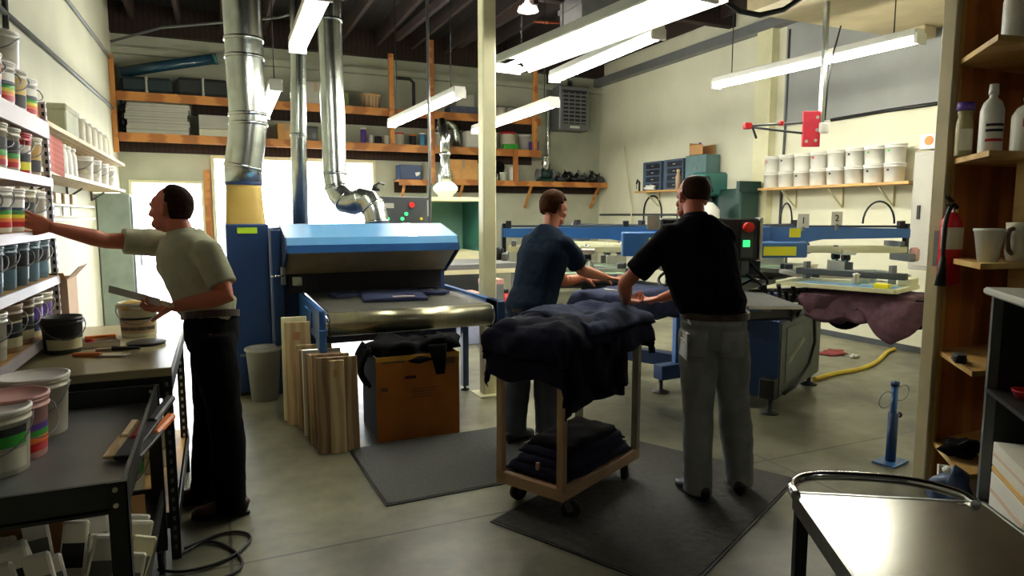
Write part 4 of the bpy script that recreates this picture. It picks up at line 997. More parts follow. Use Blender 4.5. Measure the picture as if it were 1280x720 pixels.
# folded shirt on the belt
def tee_outline(w=.26, L_=.66, sl=.2):
    return [(-w,0),(w,0),(w,L_*.62),(w+sl,L_*.5),(w+sl+.07,L_*.72),(w*.95,L_),(w*.3,L_*1.03),(0,L_*.97),(-w*.3,L_*1.03),(-w*.95,L_),(-w-sl-.07,L_*.72),(-w-sl,L_*.5),(-w,L_*.62)]
ts = thing('tshirt', 'navy t-shirt lying flat on the dryer belt with a pale print', 't-shirt', (1.32,5.28,.878), R(-8))
mb = MB().prism(tee_outline(), 0, .012)
import bmesh
def bumpy(mb, amp, sc, seed, cuts=3):
    me = mb.mesh('tmp', NAVY); bm = bmesh.new(); bm.from_mesh(me)
    bmesh.ops.triangulate(bm, faces=bm.faces); bmesh.ops.subdivide_edges(bm, edges=bm.edges, cuts=cuts, use_grid_fill=True)
    for v in bm.verts:
        if v.co.z > .005: v.co.z += amp*(.6+noise.noise(v.co*sc+Vector((seed,0,0))))
    bm.verts.ensure_lookup_table(); bm.verts.index_update()
    r_ = MB(); r_.add([v.co.copy() for v in bm.verts], [[v.index for v in f.verts] for f in bm.faces], 0, True)
    bm.free(); bpy.data.meshes.remove(me); return r_
bumpy(mb, .022, 9, 2).build('cloth', NAVYL, ts)  # lit sheen of the belt shirt is put into this paler navy
MB().box((-.02,.06,.03),(.16,.1,.034)).build('print', CARDP, ts, 'pale printed mark')

# exhaust cabinet and round ducts
ex = thing('exhaust_cabinet', 'tall dark blue exhaust cabinet with tan collar left of the dryer', 'cabinet', (.25,6.45,0))
MB().box((-.17,-.3,.03),(.17,.3,1.5), bev=.008).build('case', BLUED, ex); MB().box((-.16,-.29,0),(.16,.29,.03)).build('plinth', BLACK, ex)
MB().box((-.08,-.306,1.42),(.08,-.3,1.47)).build('label', GRNL, ex, 'lime green label')
MB().box((-.1,-.304,.35),(.1,-.3,.37)).build('seam', GREYM, ex)
mb = MB()
n_=32; ring0=[(.165*max(-1,min(1,1.25*math.cos(2*PI*k/n_))), .165*max(-1,min(1,1.25*math.sin(2*PI*k/n_)))) for k in range(n_)]; ring1=[(.15*math.cos(2*PI*k/n_),.15*math.sin(2*PI*k/n_)) for k in range(n_)]
vs=[(x,y,1.5) for x,y in ring0]+[(x*1.0,y,1.78) for x,y in ring1]+[(x,y,1.86) for x,y in ring1]; fs=[]
for r_ in range(2):
    for k in range(n_): fs.append((r_*n_+k,r_*n_+(k+1)%n_,(r_+1)*n_+(k+1)%n_,(r_+1)*n_+k))
mb.add(vs,fs,0,True); mb.build('collar', YELD, ex, 'tan yellow collar'); MB().lathe((0,0,1.84),[(.155,0),(.158,.02),(.155,.04)],28,cap=False).build('band', BLUED, ex)
def duct(nm, pts, r, joints, label, n=28):
    p0 = Vector(pts[0]); t = thing('round_duct', label, 'duct', p0)
    MB().tube([Vector(p)-p0 for p in pts], r, n).build('pipe', GALV, t)
    for j in joints:
        a = Vector(pts[j]); d = (Vector(pts[j+1])-a if j+1 < len(pts) else a-Vector(pts[j-1])).normalized()
        MB().tube([a-d*.014-p0, a+d*.014-p0], r*1.05, n).build('joint_band', GALV, t)
    return t
duct('d',[(.25,6.45,1.87),(.25,6.45,2.0),(.285,6.45,2.2),(.31,6.45,2.38),(.31,6.45,2.46),(.30,6.45,2.95),(.30,6.45,3.1),(.29,6.45,3.9),(.28,6.45,4.75)],.158,(1,3,4,5,6),'widest round galvanised duct with a kink, rising from the tan collar')
duct('d',[(.82,7.3,1.475),(.83,7.3,2.4),(.86,7.3,3.3),(.88,7.3,4.75)],.08,(1,2),'narrow round duct rising behind the dryer hood, between two wider ducts')
def sm(pts, it=2):
    P_=[Vector(p) for p in pts]
    for _ in range(it):
        Q=[P_[0]]
        for a,b in zip(P_,P_[1:]): Q+= [a*.75+b*.25, a*.25+b*.75]
        Q.append(P_[-1]); P_=Q
    return P_
pp = sm([(1.46,6.55,1.46),(1.45,6.58,1.62),(1.38,6.65,1.74),(1.24,6.8,1.68),(1.15,6.95,1.80),(1.14,7.0,2.0)],1)+[Vector((1.135,7.0,2.6)),Vector((1.13,7.0,3.5)),Vector((1.13,7.0,4.75))]
duct('d',pp,.118,(1,3,5,7,9,11,13),'wide round duct with a crooked elbow rising from the dryer hood')

# bin beside the exhaust cabinet
q = thing('waste_bin', 'dull white waste bin on the floor before the exhaust cabinet', 'bin', (.33,5.98,0)); MB().lathe((0,0,0),[(.11,0),(.14,.42),(.15,.44),(.14,.45),(.13,.4),(.1,.02),(0,.02)],24).build('bin',mat('dull_bin',(150,150,140),.5),q); MB().lathe((0,0,.43),[(.152,0),(.156,.01),(.15,.025)],24,cap=False).build('rim',GREYP,q)
# boards leaning under the dryer
specs=[(.56,4.40,.27,.64,TANW),(.64,4.375,.10,.62,PALEW),(.55,4.52,.25,.64,TANW),(.54,4.62,.26,.62,PALEW),(.53,4.72,.25,.61,TANW),(.52,4.82,.27,.62,ALU),(.51,4.92,.26,.6,TANW),(.50,5.02,.26,.62,PALEW),(.43,5.12,.19,.78,PALEW),(.42,5.26,.19,.8,CREAM)]
nmz=['front brown','narrow pale front','second brown','third, pale','fourth, brown','fifth, silvery','sixth, brown','seventh, pale','tall pale','rearmost tall cream']
for i,(x,y,w_,h_,m) in enumerate(specs):
    t=thing('wooden_board','%s board of the row of boards standing under the dryer\'s left end'%nmz[i],'board',(x,y,0),R(-6))
    rm=Matrix.Rotation(R(-9),3,'X')
    MB().box((0,0,0),(w_,.022,h_),rot=rm,pivot=(0,0,0),bev=.005).build('board',m,t)
    MB().box((w_*.3,-.0015,h_*.82),(w_*.6,.0,h_*.9),rot=rm,pivot=(0,0,0)).build('edge_mark',CARDB,t)
# orange carton with black garments
q=thing('orange_carton','large open orange brown carton full of black cloth under the dryer','box',(1.27,4.72,0),R(-1))
mb=MB(); mb.box((-.3,-.26,0),(.3,-.254,.6)); mb.box((-.3,.254,0),(.3,.26,.6)); mb.box((-.3,-.254,0),(-.294,.254,.6),1); mb.box((.294,-.254,0),(.3,.254,.6)); mb.box((-.3,-.26,0),(.3,.26,.006)); mb.build('carton',[CARDO,mat('dark_carton_side',(60,66,64),.7)],q)  # left side panel is dark blue-grey, the other sides orange
mb=MB()
for (x0,z0,x1,z1) in ((-.26,.555,-.1,.57),(-.27,.36,-.22,.385),(-.06,.355,.13,.362),(-.05,.335,.11,.342),(-.04,.315,.1,.322),(-.05,.295,.1,.302),(.19,.52,.27,.565)): mb.box((x0,-.2605,z0),(x1,-.2595,z1))
mb.build('print',INKG,q,'faded printed marks'); MB().box((-.1,-.2608,.435),(-.02,-.2598,.455)).build('dark_mark',mat('dark_red_print',(90,22,16),.7),q)
MB().box((-.3,-.262,.57),(.3,-.2595,.604)).build('flap_edge',mat('carton_flap_yellow',(226,166,60),.7),q,'lighter folded flap edge')
q=thing('black_garments','heap of black garments spilling over the orange carton','clothes',(1.27,4.70,.45))
mb=MB().blob((0,0,.14),(.29,.24,.12),28,14,amp=.7,seed=2); mb.blob((.2,-.1,.2),(.12,.13,.08),16,10,amp=.8,seed=4); mb.build('garment',BLACKC,q)
mb=MB(); cloth_grid(mb,lambda u,v:(-.33+.0*u-.06*math.sin(v*3),-.2+.28*u,.2-.26*v+.02*math.sin(u*9)),12,10,th=.02); mb.build('sleeve',BLACKC,q)
mb=MB(); cloth_grid(mb,lambda u,v:(.06+.14*u*(1-v*.55)+.05*v,-.255-.03*math.sin(v*2),.22-.21*v),8,10,th=.014); mb.build('sleeve',BLACKC,q)

# floor mats
def mat_thing(nm,p,a,w_,h_,m):
    t=thing('floor_mat',nm,'mat',(p[0],p[1],0),R(a)); MB().box((0,0,0),(w_,h_,.012),bev=.004).build('mat',m,t); 
    mb=MB(); mb.box((-.01,-.01,0),(w_+.01,.0,.007)); mb.box((-.01,h_,0),(w_+.01,h_+.01,.007)); mb.box((-.01,0,0),(0,h_,.007)); mb.box((w_,0,0),(w_+.01,h_,.007)); mb.build('edge',BLACK,t); return t
mat_thing('grey rubber floor mat before the orange carton',(.79,3.45),1.5,1.07,.95,MATR)
mat_thing('large dark worn floor mat under the cart and the man in jeans',(1.72,2.1),27,1.56,1.05,MATR2)

# ------------------------------------------------------------------ garment cart
gc = thing('garment_cart','tan metal frame cart on four casters carrying piles of navy shirts','cart',(1.805,3.22,0),R(27))
hL,hW=.385,.20
for sx in (-1,1):
    for sy in (-1,1):
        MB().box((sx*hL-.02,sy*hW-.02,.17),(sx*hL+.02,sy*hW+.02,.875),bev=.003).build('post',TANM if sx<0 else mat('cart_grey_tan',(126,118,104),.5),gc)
mb=MB()
for sy in (-1,1): mb.box((-hL-.02,sy*hW-.02,.13),(hL+.02,sy*hW+.02,.19))
for sx in (-1,1): mb.box((sx*hL-.02,-hW,.13),(sx*hL+.02,hW,.19))
mb.build('base_frame',TANM,gc)
MB().box((-hL,-hW,.135),(hL,hW,.15)).build('base_deck',TANM,gc)
for sx in (-1,1): MB().box((sx*hL-.02,-hW-.02,.85),(sx*hL+.02,hW+.02,.89)).build('top_rail',TANM,gc)
for sy in (-1,1): MB().box((-hL,sy*hW-.02,.85),(hL,sy*hW+.02,.89)).build('side_rail',TANM,gc)
MB().box((-hL,-hW,.875),(hL,hW,.888)).build('top_deck',TANM,gc)
for sx in (-1,1):
    for sy in (-1,1):
        x,y=sx*.31,sy*.17; a=R(35*sx+20*sy); dx,dy=math.cos(a),math.sin(a)
        mb=MB(); mb.obox((x,y,.125),(dx,dy,0),(-dy,dx,0),(.09,.07,.012)); 
        for s_ in (-1,1): mb.bar((x-dy*.022*s_,y+dx*.022*s_,.12),(x+dx*.03-dy*.022*s_,y+dy*.03+dx*.022*s_,.045),.004,.035)
        c=mb.build('caster',CHROME,gc)
        MB().tube([(x+dx*.03+dy*.015,y+dy*.03-dx*.015,.05),(x+dx*.03-dy*.015,y+dy*.03+dx*.015,.05)],.05,20).build('wheel',RUBBER,c)
cw=Matrix.Rotation(R(27),3,'Z')
def on_cart(x,y,z): return Vector((1.805,3.22,0))+cw@Vector((x,y,z))
def garment(nm,a,b,A,B,z,m,seed,cx=0,cy=0,th=.02,tagmark=None,wr=.012,flare=.12,extra=0):
    t=thing('folded_shirt',nm,'shirt',on_cart(cx,cy,z),R(27)+extra)
    mb=MB(); drape(mb,a,b,A[0],A[1],B[0],B[1],0,th=th,seed=seed,wr=wr,flare=flare,bulge=.07); mb.build('cloth',m,t)
    if tagmark:
        x,y,z2,col_=tagmark; MB().box((x-.022,y-.012,z2),(x+.022,y+.012,z2+.004),bev=.001).build('neck_label',col_,t,'small pale label')
    return t
garment('lowest navy shirt draped over the left end of the cart top',.40,.22,(-.58,.1),(-.52,.40),.905,NAVY,1,th=.03)
garment('navy shirt draped low over the near side of the cart',.41,.225,(-.52,.12),(-.50,.3),.935,BLACKC,7,th=.03,flare=.18)
garment('navy shirt draped over the right end of the cart top',.42,.23,(-.05,.56),(-.34,.36),.94,NAVY,3,th=.04)
garment('crumpled navy shirt with white label on the cart\'s left end',.43,.23,(-.54,.02),(-.30,.34),.965,NAVY,5,th=.035,tagmark=(-.37,-.06,.03,WHITEP),wr=.022)
garment('paler navy shirt lying on top of the pile, label near its middle',.46,.24,(-.22,.5),(-.27,.3),.98,NAVYL,9,th=.03,tagmark=(-.13,.0,.035,PINKP),wr=.018)
# bottom stack
for i in range(4):
    t=thing('folded_shirt',['lowest','second','third','topmost'][i]+' folded navy shirt in the pile on the cart\'s bottom deck','shirt',on_cart(.0+.01*i,.0,.192+i*.038),R(27+[0,3,-3,2][i]))
    s_=1-.09*i
    mb=MB(); cloth_grid(mb,lambda u,v:((u-.5)*.70*s_,(v-.5)*.40*s_,.02+(.02 if 0<u<1 and 0<v<1 else -.012)+.012*noise.noise(Vector((u*5,v*4,i*3)))),22,16,th=.012); mb.build('cloth',NAVY if i<3 else BLACKC,t)
    mb=MB().box((-.34*s_,-.19*s_,0),(.34*s_,.19*s_,.03),bev=.012); mb.build('fold',NAVY,t)
    if i==0: MB().box((-.34,-.02,.036),(-.325,.0,.075)).build('neck_label',PINKP,t,'small pale label')

# ------------------------------------------------------------------ carousel printing press
PC=Vector((4.15,4.8,0))
ps=thing('printing_press','large blue carousel screen printing press filling the right half of the shop','printing press',PC)
def pol(r,a,z): return Vector((r*math.cos(R(a)),r*math.sin(R(a)),z))
bdir=Vector((math.cos(R(27)),math.sin(R(27)),0)); wdir=Vector((-bdir.y,bdir.x,0))
A_=Vector((4.06,3.89,0))-PC
bc=A_+bdir*.6+wdir*.22
MB().obox(bc+Vector((0,0,.42)),bdir,wdir,(1.2,.44,.64),bev=.008).build('base_cabinet',BLUED,ps)
MB().obox(A_+bdir*.6-wdir*.006+Vector((0,0,.42)),bdir,wdir,(1.16,.012,.6),bev=.003).build('side_panel',GREYG,ps,'grey side panel')
MB().obox(A_+bdir*.45-wdir*.016+Vector((0,0,.44)),bdir,wdir,(.62,.008,.46),bev=.003).build('access_door',mat('access_door_grey',(96,104,100),.45),ps)
mb=MB(); ld=(bdir*.93+Vector((0,0,.30))).normalized(); lc=A_+bdir*.42-wdir*.022+Vector((0,0,.46))
for k in range(9):
    p=lc+ld*(-.2+k*.05); mb.bar(p+Vector((0,0,-.022))-bdir*.012,p+Vector((0,0,.024))+bdir*.012,.016,.003,up=tuple(wdir))
mb.bar(lc-ld*.23+Vector((0,0,-.03)),lc+ld*.23+Vector((0,0,-.024)),.003,.01,up=(0,0,1)); mb.build('logo',ALU,ps,'slanted silver script logo')
mb=MB().tube([A_+bdir*.86-wdir*.03+Vector((0,0,.72)),A_+bdir*.86-wdir*.05+Vector((0,0,.45)),A_+bdir*.7-wdir*.05+Vector((0,0,.28)),A_+bdir*.3-wdir*.05+Vector((0,0,.16)),A_+bdir*.05-wdir*.04+Vector((0,0,.15))],.014,8); mb.build('cable',BLKP,ps)
def foot(p,h):
    MB().lathe(p,[(.075,0),(.075,.012),(.02,.03),(.02,h)],18).build('foot',BLACK,ps)
for p in (A_-bdir*.06+wdir*.03,A_+bdir*1.1+wdir*.05): foot(p,.12)
MB().obox(A_-bdir*.06+wdir*.05+Vector((0,0,.2)),bdir,wdir,(.1,.12,.16),bev=.005).build('foot_bracket',BLACK,ps)
D_=Vector((3.58,4.77,0))-PC
foot(D_,.14); MB().bar(D_+Vector((-.05,-.02,.19)),Vector((0,.0,.19)),.12,.13,bev=.006).build('leg_beam',BLUED,ps)
MB().bar(D_+Vector((.16,.0,.25)),D_+Vector((.16,.0,.95)),.05,.05).build('upright',BLUE,ps)
D2=Vector((4.9,5.7,0))-PC; foot(D2,.14); MB().bar(D2+Vector((0,0,.19)),Vector((0,0,.19)),.12,.13,bev=.006).build('leg_beam',BLUED,ps)
D3=Vector((3.7,5.7,0))-PC; foot(D3,.14); MB().bar(D3+Vector((0,0,.19)),Vector((0,0,.19)),.12,.13,bev=.006).build('leg_beam',BLUED,ps)
MB().lathe((0,0,.15),[(.28,0),(.28,.6),(.2,.62),(.2,1.05)],28).build('centre_column',BLUED,ps)
MB().lathe((0,0,.78),[(.42,0),(.42,.08),(.3,.1)],32).build('pallet_hub',BLACK,ps)
MB().lathe((0,0,1.22),[(.50,0),(.56,.03),(.56,.12),(.48,.13),(.48,.25),(.3,.26)],8,smooth=False).build('head_hub',BLUE,ps)
# valve and hose clutter under the hub
mb=MB()
for k in range(10):
    a=k*36+10; mb.tube(sm([pol(.3,a,1.2),pol(.42,a+12,1.05),pol(.5,a+25,.98),pol(.44,a+40,.9)],2),.014,8)
mb.build('hose',BLKP,ps)
for k in range(8): MB().obox(pol(.36,k*45,1.12),pol(1,k*45,0),pol(1,k*45+90,0),(.1,.1,.14),bev=.008).build('valve_block',GREYD,ps)

PALL=[-161,-116,-71,-26,19,64,109,154]
for a in PALL:
    d=pol(1,a,0); e=pol(1,a+90,0)
    c=pol(1.22,a,.955)
    pa=MB().obox(c,d,e,(.82 if a!=-161 else .92,.38,.022),bev=.006).build('pallet',mat('pallet_face',(58,57,52),.65),ps)
    MB().obox(c+Vector((0,0,-.03)),d,e,(.5,.06,.04)).build('pallet_bracket',GREYM,pa)
    MB().obox(c+d*(.412 if a!=-161 else .462),d,e,(.006,.36,.02)).build('edge_strip',WHITEP,pa,'white edge strip')
    MB().bar(pol(.35,a,.87),pol(1.2,a,.90),.07,.06).build('pallet_arm',BLUE if a in(-116,) else GREYD,ps)
# heads
def head(a,Rr,num):
    d=pol(1,a,0); e=pol(1,a+90,0); o=pol(0,a,0)
    def q(r,s,z): return d*r+e*s+Vector((0,0,z))
    bm_=MB(); 
    def sect(r,w0,z0,z1): return [q(r,-w0,z0),q(r,w0,z0),q(r,w0,z1),q(r,-w0,z1)]
    S=[sect(.3,.11,1.28,1.47),sect(.62,.10,1.30,1.47),sect(.95,.075,1.36,1.47),sect(Rr,.07,1.375,1.455)]
    vs=[p for s_ in S for p in s_]; fs=[(0,1,2,3),(15,14,13,12)]
    for i in range(3):
        for k in range(4): fs.append((i*4+k,i*4+(k+1)%4,i*4+4+(k+1)%4,i*4+4+k))
    bm_.add(vs,fs); arm=bm_.build('print_arm',BLUE,ps)
    mb=MB(); mb.bar(q(.5,0,1.475),q(Rr-.05,0,1.475),.03,.02); mb.build('air_rail',GREYD,arm)
    for r_ in (.8,Rr-.05): MB().obox(q(r_,0,1.49),d,e,(.05,.06,.07),bev=.004).build('valve',BLKP,arm)
    # squeegee carriage
    rail=MB().bar(q(.72,-.12,1.27),q(Rr-.05,-.12,1.27),.03,.055,bev=.004).build('carriage_rail',CREAM,ps,'cream carriage rail')
    MB().bar(q(.72,.12,1.27),q(Rr-.05,.12,1.27),.03,.055,bev=.004).build('carriage_rail',CREAM,ps,'cream carriage rail')
    for r_ in (.76,Rr-.1): MB().obox(q(r_,0,1.32),d,e,(.04,.28,.05)).build('rail_hanger',GREYM,ps)
    rc=1.15
    cr_=MB().obox(q(rc,0,1.25),d,e,(.12,.34,.05),bev=.006).build('carriage',ALU,ps)
    for s_ in (-.1,.1):
        MB().tube([q(rc,s_,1.3),q(rc,s_,1.16)],.022,12).build('cylinder',CHROME,cr_)
        MB().tube([q(rc-.03,s_,1.2),q(rc+.03,s_,1.2)],.03,12).build('clamp_knob',BLKP,cr_)
    MB().obox(q(rc-.04,0,1.12),d,e,(.02,.32,.09),bev=.004).build('squeegee_blade',ALU,cr_); MB().obox(q(rc+.04,0,1.12),d,e,(.01,.30,.08)).build('flood_bar',GREYM,cr_)
    # screen frame
    sf=MB(); zs=1.045
    for s_ in (-.27,.27): sf.bar(q(.72,s_,zs),q(1.62,s_,zs),.035,.035)
    for r_ in (.72,1.62): sf.bar(q(r_,-.27,zs),q(r_,.27,zs),.035,.035)
    fr=sf.build('screen_frame',ALU,ps,'aluminium screen frame')
    MB().obox(q(1.17,0,zs-.016),d,e,(.88,.52,.002)).build('screen_mesh',SCRBLUE if a in(-26,) else SCREENM,fr)
    for s_ in (-.3,.3): MB().obox(q(.8,s_,zs+.03),d,e,(.07,.05,.08),bev=.006).build('screen_clamp',GREYD,ps)
    MB().obox(q(Rr-.02,0,1.2),d,e,(.06,.34,.07),bev=.008).build('front_clamp_bar',GREYM,ps)
    for s_ in (-.1,.1): MB().lathe(q(Rr+.03,s_,1.17),[(.03,0),(.04,.02),(.04,.1),(.02,.12),(0,.12)],14).build('clamp_cup',PINKP if a==-26 else BLKP,ps)
    MB().bar(q(Rr+.0,0,1.2),q(Rr+.0,0,1.50),.04,.04).build('end_post',BLKP,ps)
    # curved hose over the head
    if a in (-26,19,64):
        pts=[q(Rr-.25+.14*math.cos(PI*k/12),0,1.50+.2*math.sin(PI*k/12)) for k in range(13)]
        MB().tube(pts,.009,8).build('air_hose',BLKP,ps)
    if num:
        cd=MB().obox(q(.62,-.1 if a<0 else .1,1.52),Vector((.914,-.407,0)),Vector((.407,.914,0)),(.11,.006,.11)); pl=cd.build('number_card',WHITEP,ps,'white number card')
        tm=MB(); pos=q(.62,-.1 if a<0 else .1,1.52)-Vector((.407,.914,0))*.006; text_mb(tm,num,.07,pos,(.914,-.407,0),(0,0,1)); tm.build('digit',INK,pl)
head(154,1.92,None); head(-26,1.72,None); head(19,1.7,None); head(64,1.7,None); head(109,1.7,None)
for u_,v_,f_,n_ in ((1004,276,5.75,'1'),(1046,273,5.95,'2')):
    cp_=at(u_,v_,f=f_)-PC; cd=MB().obox(cp_,Vector((.914,-.407,0)),Vector((.407,.914,0)),(.10,.006,.12)).build('number_card',WHITEP,ps,'white number card')
    MB().box((cp_.x-.01,cp_.y-.01,1.44),(cp_.x+.01,cp_.y+.01,cp_.z-.05)).build('card_stand',GREYM,cd)
    tm=MB(); text_mb(tm,n_,.08,cp_-Vector((.407,.914,0))*.006,(.914,-.407,0),(0,0,1)); tm.build('digit',INK,cd)
MB().obox(pol(.62,-100,.80),pol(1,-100,0),pol(1,-10,0),(.42,.5,.12),bev=.01).build('index_housing',BLACK,ps)
for s_ in (-.14,0,.14): MB().obox(pol(.72,-100,.90)+pol(s_,-10,0),pol(1,-100,0),pol(1,-10,0),(.12,.07,.09),bev=.01).build('solenoid_block',BLUED,ps)
# lowered cream screen frame over the loaded pallet by the post
d=pol(1,-71,0); e=pol(1,19,0)
def q(r,s,z): return d*r+e*s+Vector((0,0,z))
sf=MB()
for s_ in (-.26,.26): sf.bar(q(.74,s_,1.03),q(1.60,s_,1.03),.035,.03)
for r_ in (.74,1.60): sf.bar(q(r_,-.26,1.03),q(r_,.26,1.03),.035,.03)
fr=sf.build('screen_frame',CREAM,ps,'cream screen frame lowered over a shirt')
MB().obox(q(1.17,0,1.018),d,e,(.84,.5,.002)).build('screen_mesh',SCRBLUE,fr)
MB().obox(q(1.56,.17,1.07),d,e,(.10,.16,.06),bev=.006).build('frame_clamp',CREAM,fr); MB().obox(q(1.5,-.2,1.06),d,e,(.1,.07,.035),bev=.004).build('frame_clamp',YEL,fr,'yellow clamp')
for s_ in (-.12,.02,.14):
    MB().lathe(q(1.3+.1*s_,s_,1.05),[(.03,0),(.035,.02),(.02,.06),(.03,.08),(0,.09)],12).build('adjuster_knob',ALU,ps)
MB().bar(q(.78,.0,1.12),q(1.6,.0,1.12),.06,.05,bev=.006).build('squeegee_holder',GREYD,ps)
for r_ in (.86,1.5): MB().bar(q(r_,0,1.06),q(r_,0,1.2),.03,.05).build('holder_post',GREYM,ps)
# yellow warning labels facing the camera
fd=Vector((.407,.914,0)); rd=Vector((.914,-.407,0))
for (u,v,w_,h_) in ((994,291,.09,.075),(975,314,.27,.075),(815,301,.05,.05)):
    p=at(u,v,f=5.52 if u>900 else 5.3)-PC; MB().obox(p,rd,fd,(w_,.008,h_)).build('warning_label',YEL,ps,'yellow warning label')
mb=MB().obox(at(965,312,f=5.6)-PC,rd,fd,(.56,.1,.13),bev=.01); mb.build('hub_skirt',BLUE,ps); mb=MB().obox(at(800,305,f=5.5)-PC,rd,fd,(.3,.1,.2),bev=.01); mb.build('hub_skirt',BLUE,ps)
# operator panel
pp_=at(885,299,f=4.95)-PC
op=MB().obox(pp_,rd,fd,(.72,.1,.31),bev=.012).build('operator_panel',BLKP,ps,'black operator panel')
b_=pp_-fd*.056
MB().obox(b_+rd*(-.2)+Vector((0,0,.06)),rd,fd,(.24,.006,.1)).build('display',GREYP,op); MB().obox(b_+rd*(-.2)+Vector((0,0,-.04)),rd,fd,(.24,.006,.05)).build('keypad',GREYM,op)
MB().obox(b_+rd*.27,rd,fd,(.09,.008,.26)).build('switch_plate',GREYD,op)
MB().tube([b_+rd*.27+Vector((0,0,.09)),b_+rd*.27-fd*.05+Vector((0,0,.09))],.036,18).build('stop_button',LEDR,op,'red stop button'); MB().obox(b_+rd*.265-fd*.006+Vector((0,0,-.03)),rd,fd,(.05,.01,.05)).build('start_button',LEDG,op,'lit green start button')
MB().obox(pp_+rd*.375,rd,fd,(.02,.11,.32)).build('panel_edge',ALU,op)
MB().bar(pp_+Vector((0,0,0))+fd*.05,pp_*.45+Vector((0,0,.72)),.06,.06).build('panel_arm',BLUED,ps)
MB().obox(pp_-rd*.41+Vector((0,0,.12)),rd,fd,(.09,.008,.1)).build('number_card',WHITEP,ps,'white card')
mb=MB()
for k in range(7):
    p=at(955+k*9,355+((k*7)%13),f=5.3)-PC; mb.tube(sm([p,p+Vector((.05,.02,-.1)),p+Vector((-.05,.03,-.2)),p+Vector((.02,.1,-.25))],2),.018,8)
mb.build('hose',BLKP,ps)
# shirts loaded on pallets
def pallet_shirt(a,nm,m,m2,drop,r0,r1,seed,mark=None):
    t=thing('tshirt',nm,'t-shirt',PC+pol(1.22,a,.985),R(a))
    mb=MB(); drape(mb,.46,.20,r0,r1,-.42,.42,0,th=.012,seed=seed,wr=.008,n=36,m=30,flare=drop); mb.build('cloth',m,t)
    if mark: MB().box((.2,-.1,.012),(.23,.1,.02)).build('print',WHITEP,t,'pale printed line')
    return t
pallet_shirt(-161,'navy t-shirt being pulled over the press pallet between the two men',NAVYL,NAVY,.1,-.3,.6,4,True)
t=pallet_shirt(-71,'dark mauve t-shirt hanging from the pallet beside the beige post',MAUVE,NAVY,.2,-.25,.62,8)
# near side of the garment hangs in folds, its black lining showing at both ends
def hang(u,v): return (-.30+.92*u,-.225-.035*math.sin(u*9+v*2)-.03*v,-.015-(.05+.17*math.sin(PI*min(1,u*1.9))*(u<.55)+.30*max(0,1-abs(u-.74)/.26)**.8+.02*math.sin(u*23))*v)
mb=MB(); cloth_grid(mb,hang,36,16,th=.010); mb.build('hem',MAUVE,t)
mb=MB(); cloth_grid(mb,lambda u,v:(-.22+.5*u,-.16-.03*math.sin(u*6),-.015-(.27*math.sin(PI*min(1,u*.9+.08)))*v),16,12,th=.02); mb.build('lining',BLACKC,t,'black lining hanging down')
mb=MB(); cloth_grid(mb,lambda u,v:(.35+.28*u,-.15-.03*math.sin(u*6),-.015-(.24-.05*u)*v),12,10,th=.02); mb.build('lining',BLACKC,t,'black lining hanging down')
# ------------------------------------------------------------------ floor items right
fs_=thing('floor_stand','slim blue steel floor stand with square foot plate on the open floor','stand',(3.89,2.77,0),R(12))
MB().box((-.1,-.07,0),(.1,.07,.012),bev=.003).build('foot_plate',BLUE,fs_); MB().tube([(0,0,.01),(0,0,.33)],.03,16).build('tube',BLUED,fs_); MB().tube([(0,0,.3),(0,0,.53)],.02,14).build('inner_tube',BLUE,fs_); MB().tube([(.02,0,.3),(.07,0,.3)],.012,8).build('knob_screw',GREYM,fs_); MB().blob((.08,0,.3),(.02,.02,.02),12,8).build('knob',BLKP,fs_); MB().lathe((0,0,.5),[(.026,0),(.026,.03),(0,.035)],14).build('cap',BLUED,fs_)
mb=MB(); mb.tube([(.02+.09*math.cos(a)+.09,0,.44+.05*math.sin(a)) for a in [2*PI*k/16 for k in range(17)]],.003,6); mb.tube([(-.11+.09*math.cos(a),0,.43+.05*math.sin(a)) for a in [2*PI*k/16 for k in range(17)]],.003,6); mb.build('wire_loop',GREYM,fs_)
yp=[at(1018,474,Z=.02),at(1045,466,Z=.02),at(1075,462,Z=.02),at(1098,452,Z=.02),at(1108,440,Z=.02),at(1118,436,Z=.02)]
pipe_thing('air_hose',sm(yp,2),.022,mat('yellow_hose',(216,190,50),.5),'yellow hose lying on the floor right of the press base','hose')
for i,(u,v,m,nm) in enumerate(((1040,442,mat('dull_red_rag',(140,60,60),.9),'dull red rag on the floor by the right wall'),(1068,447,WHITEP,'small white scrap on the floor beside the red rag'))):
    p=at(u,v,Z=0); q=thing('rag' if i==0 else 'paper_scrap',nm,'rag' if i==0 else 'paper',p); MB().blob((0,0,.018),(.16 if i==0 else .06,.1 if i==0 else .04,.02),16,8,amp=.8,seed=i).build('cloth' if i==0 else 'paper',m,q)

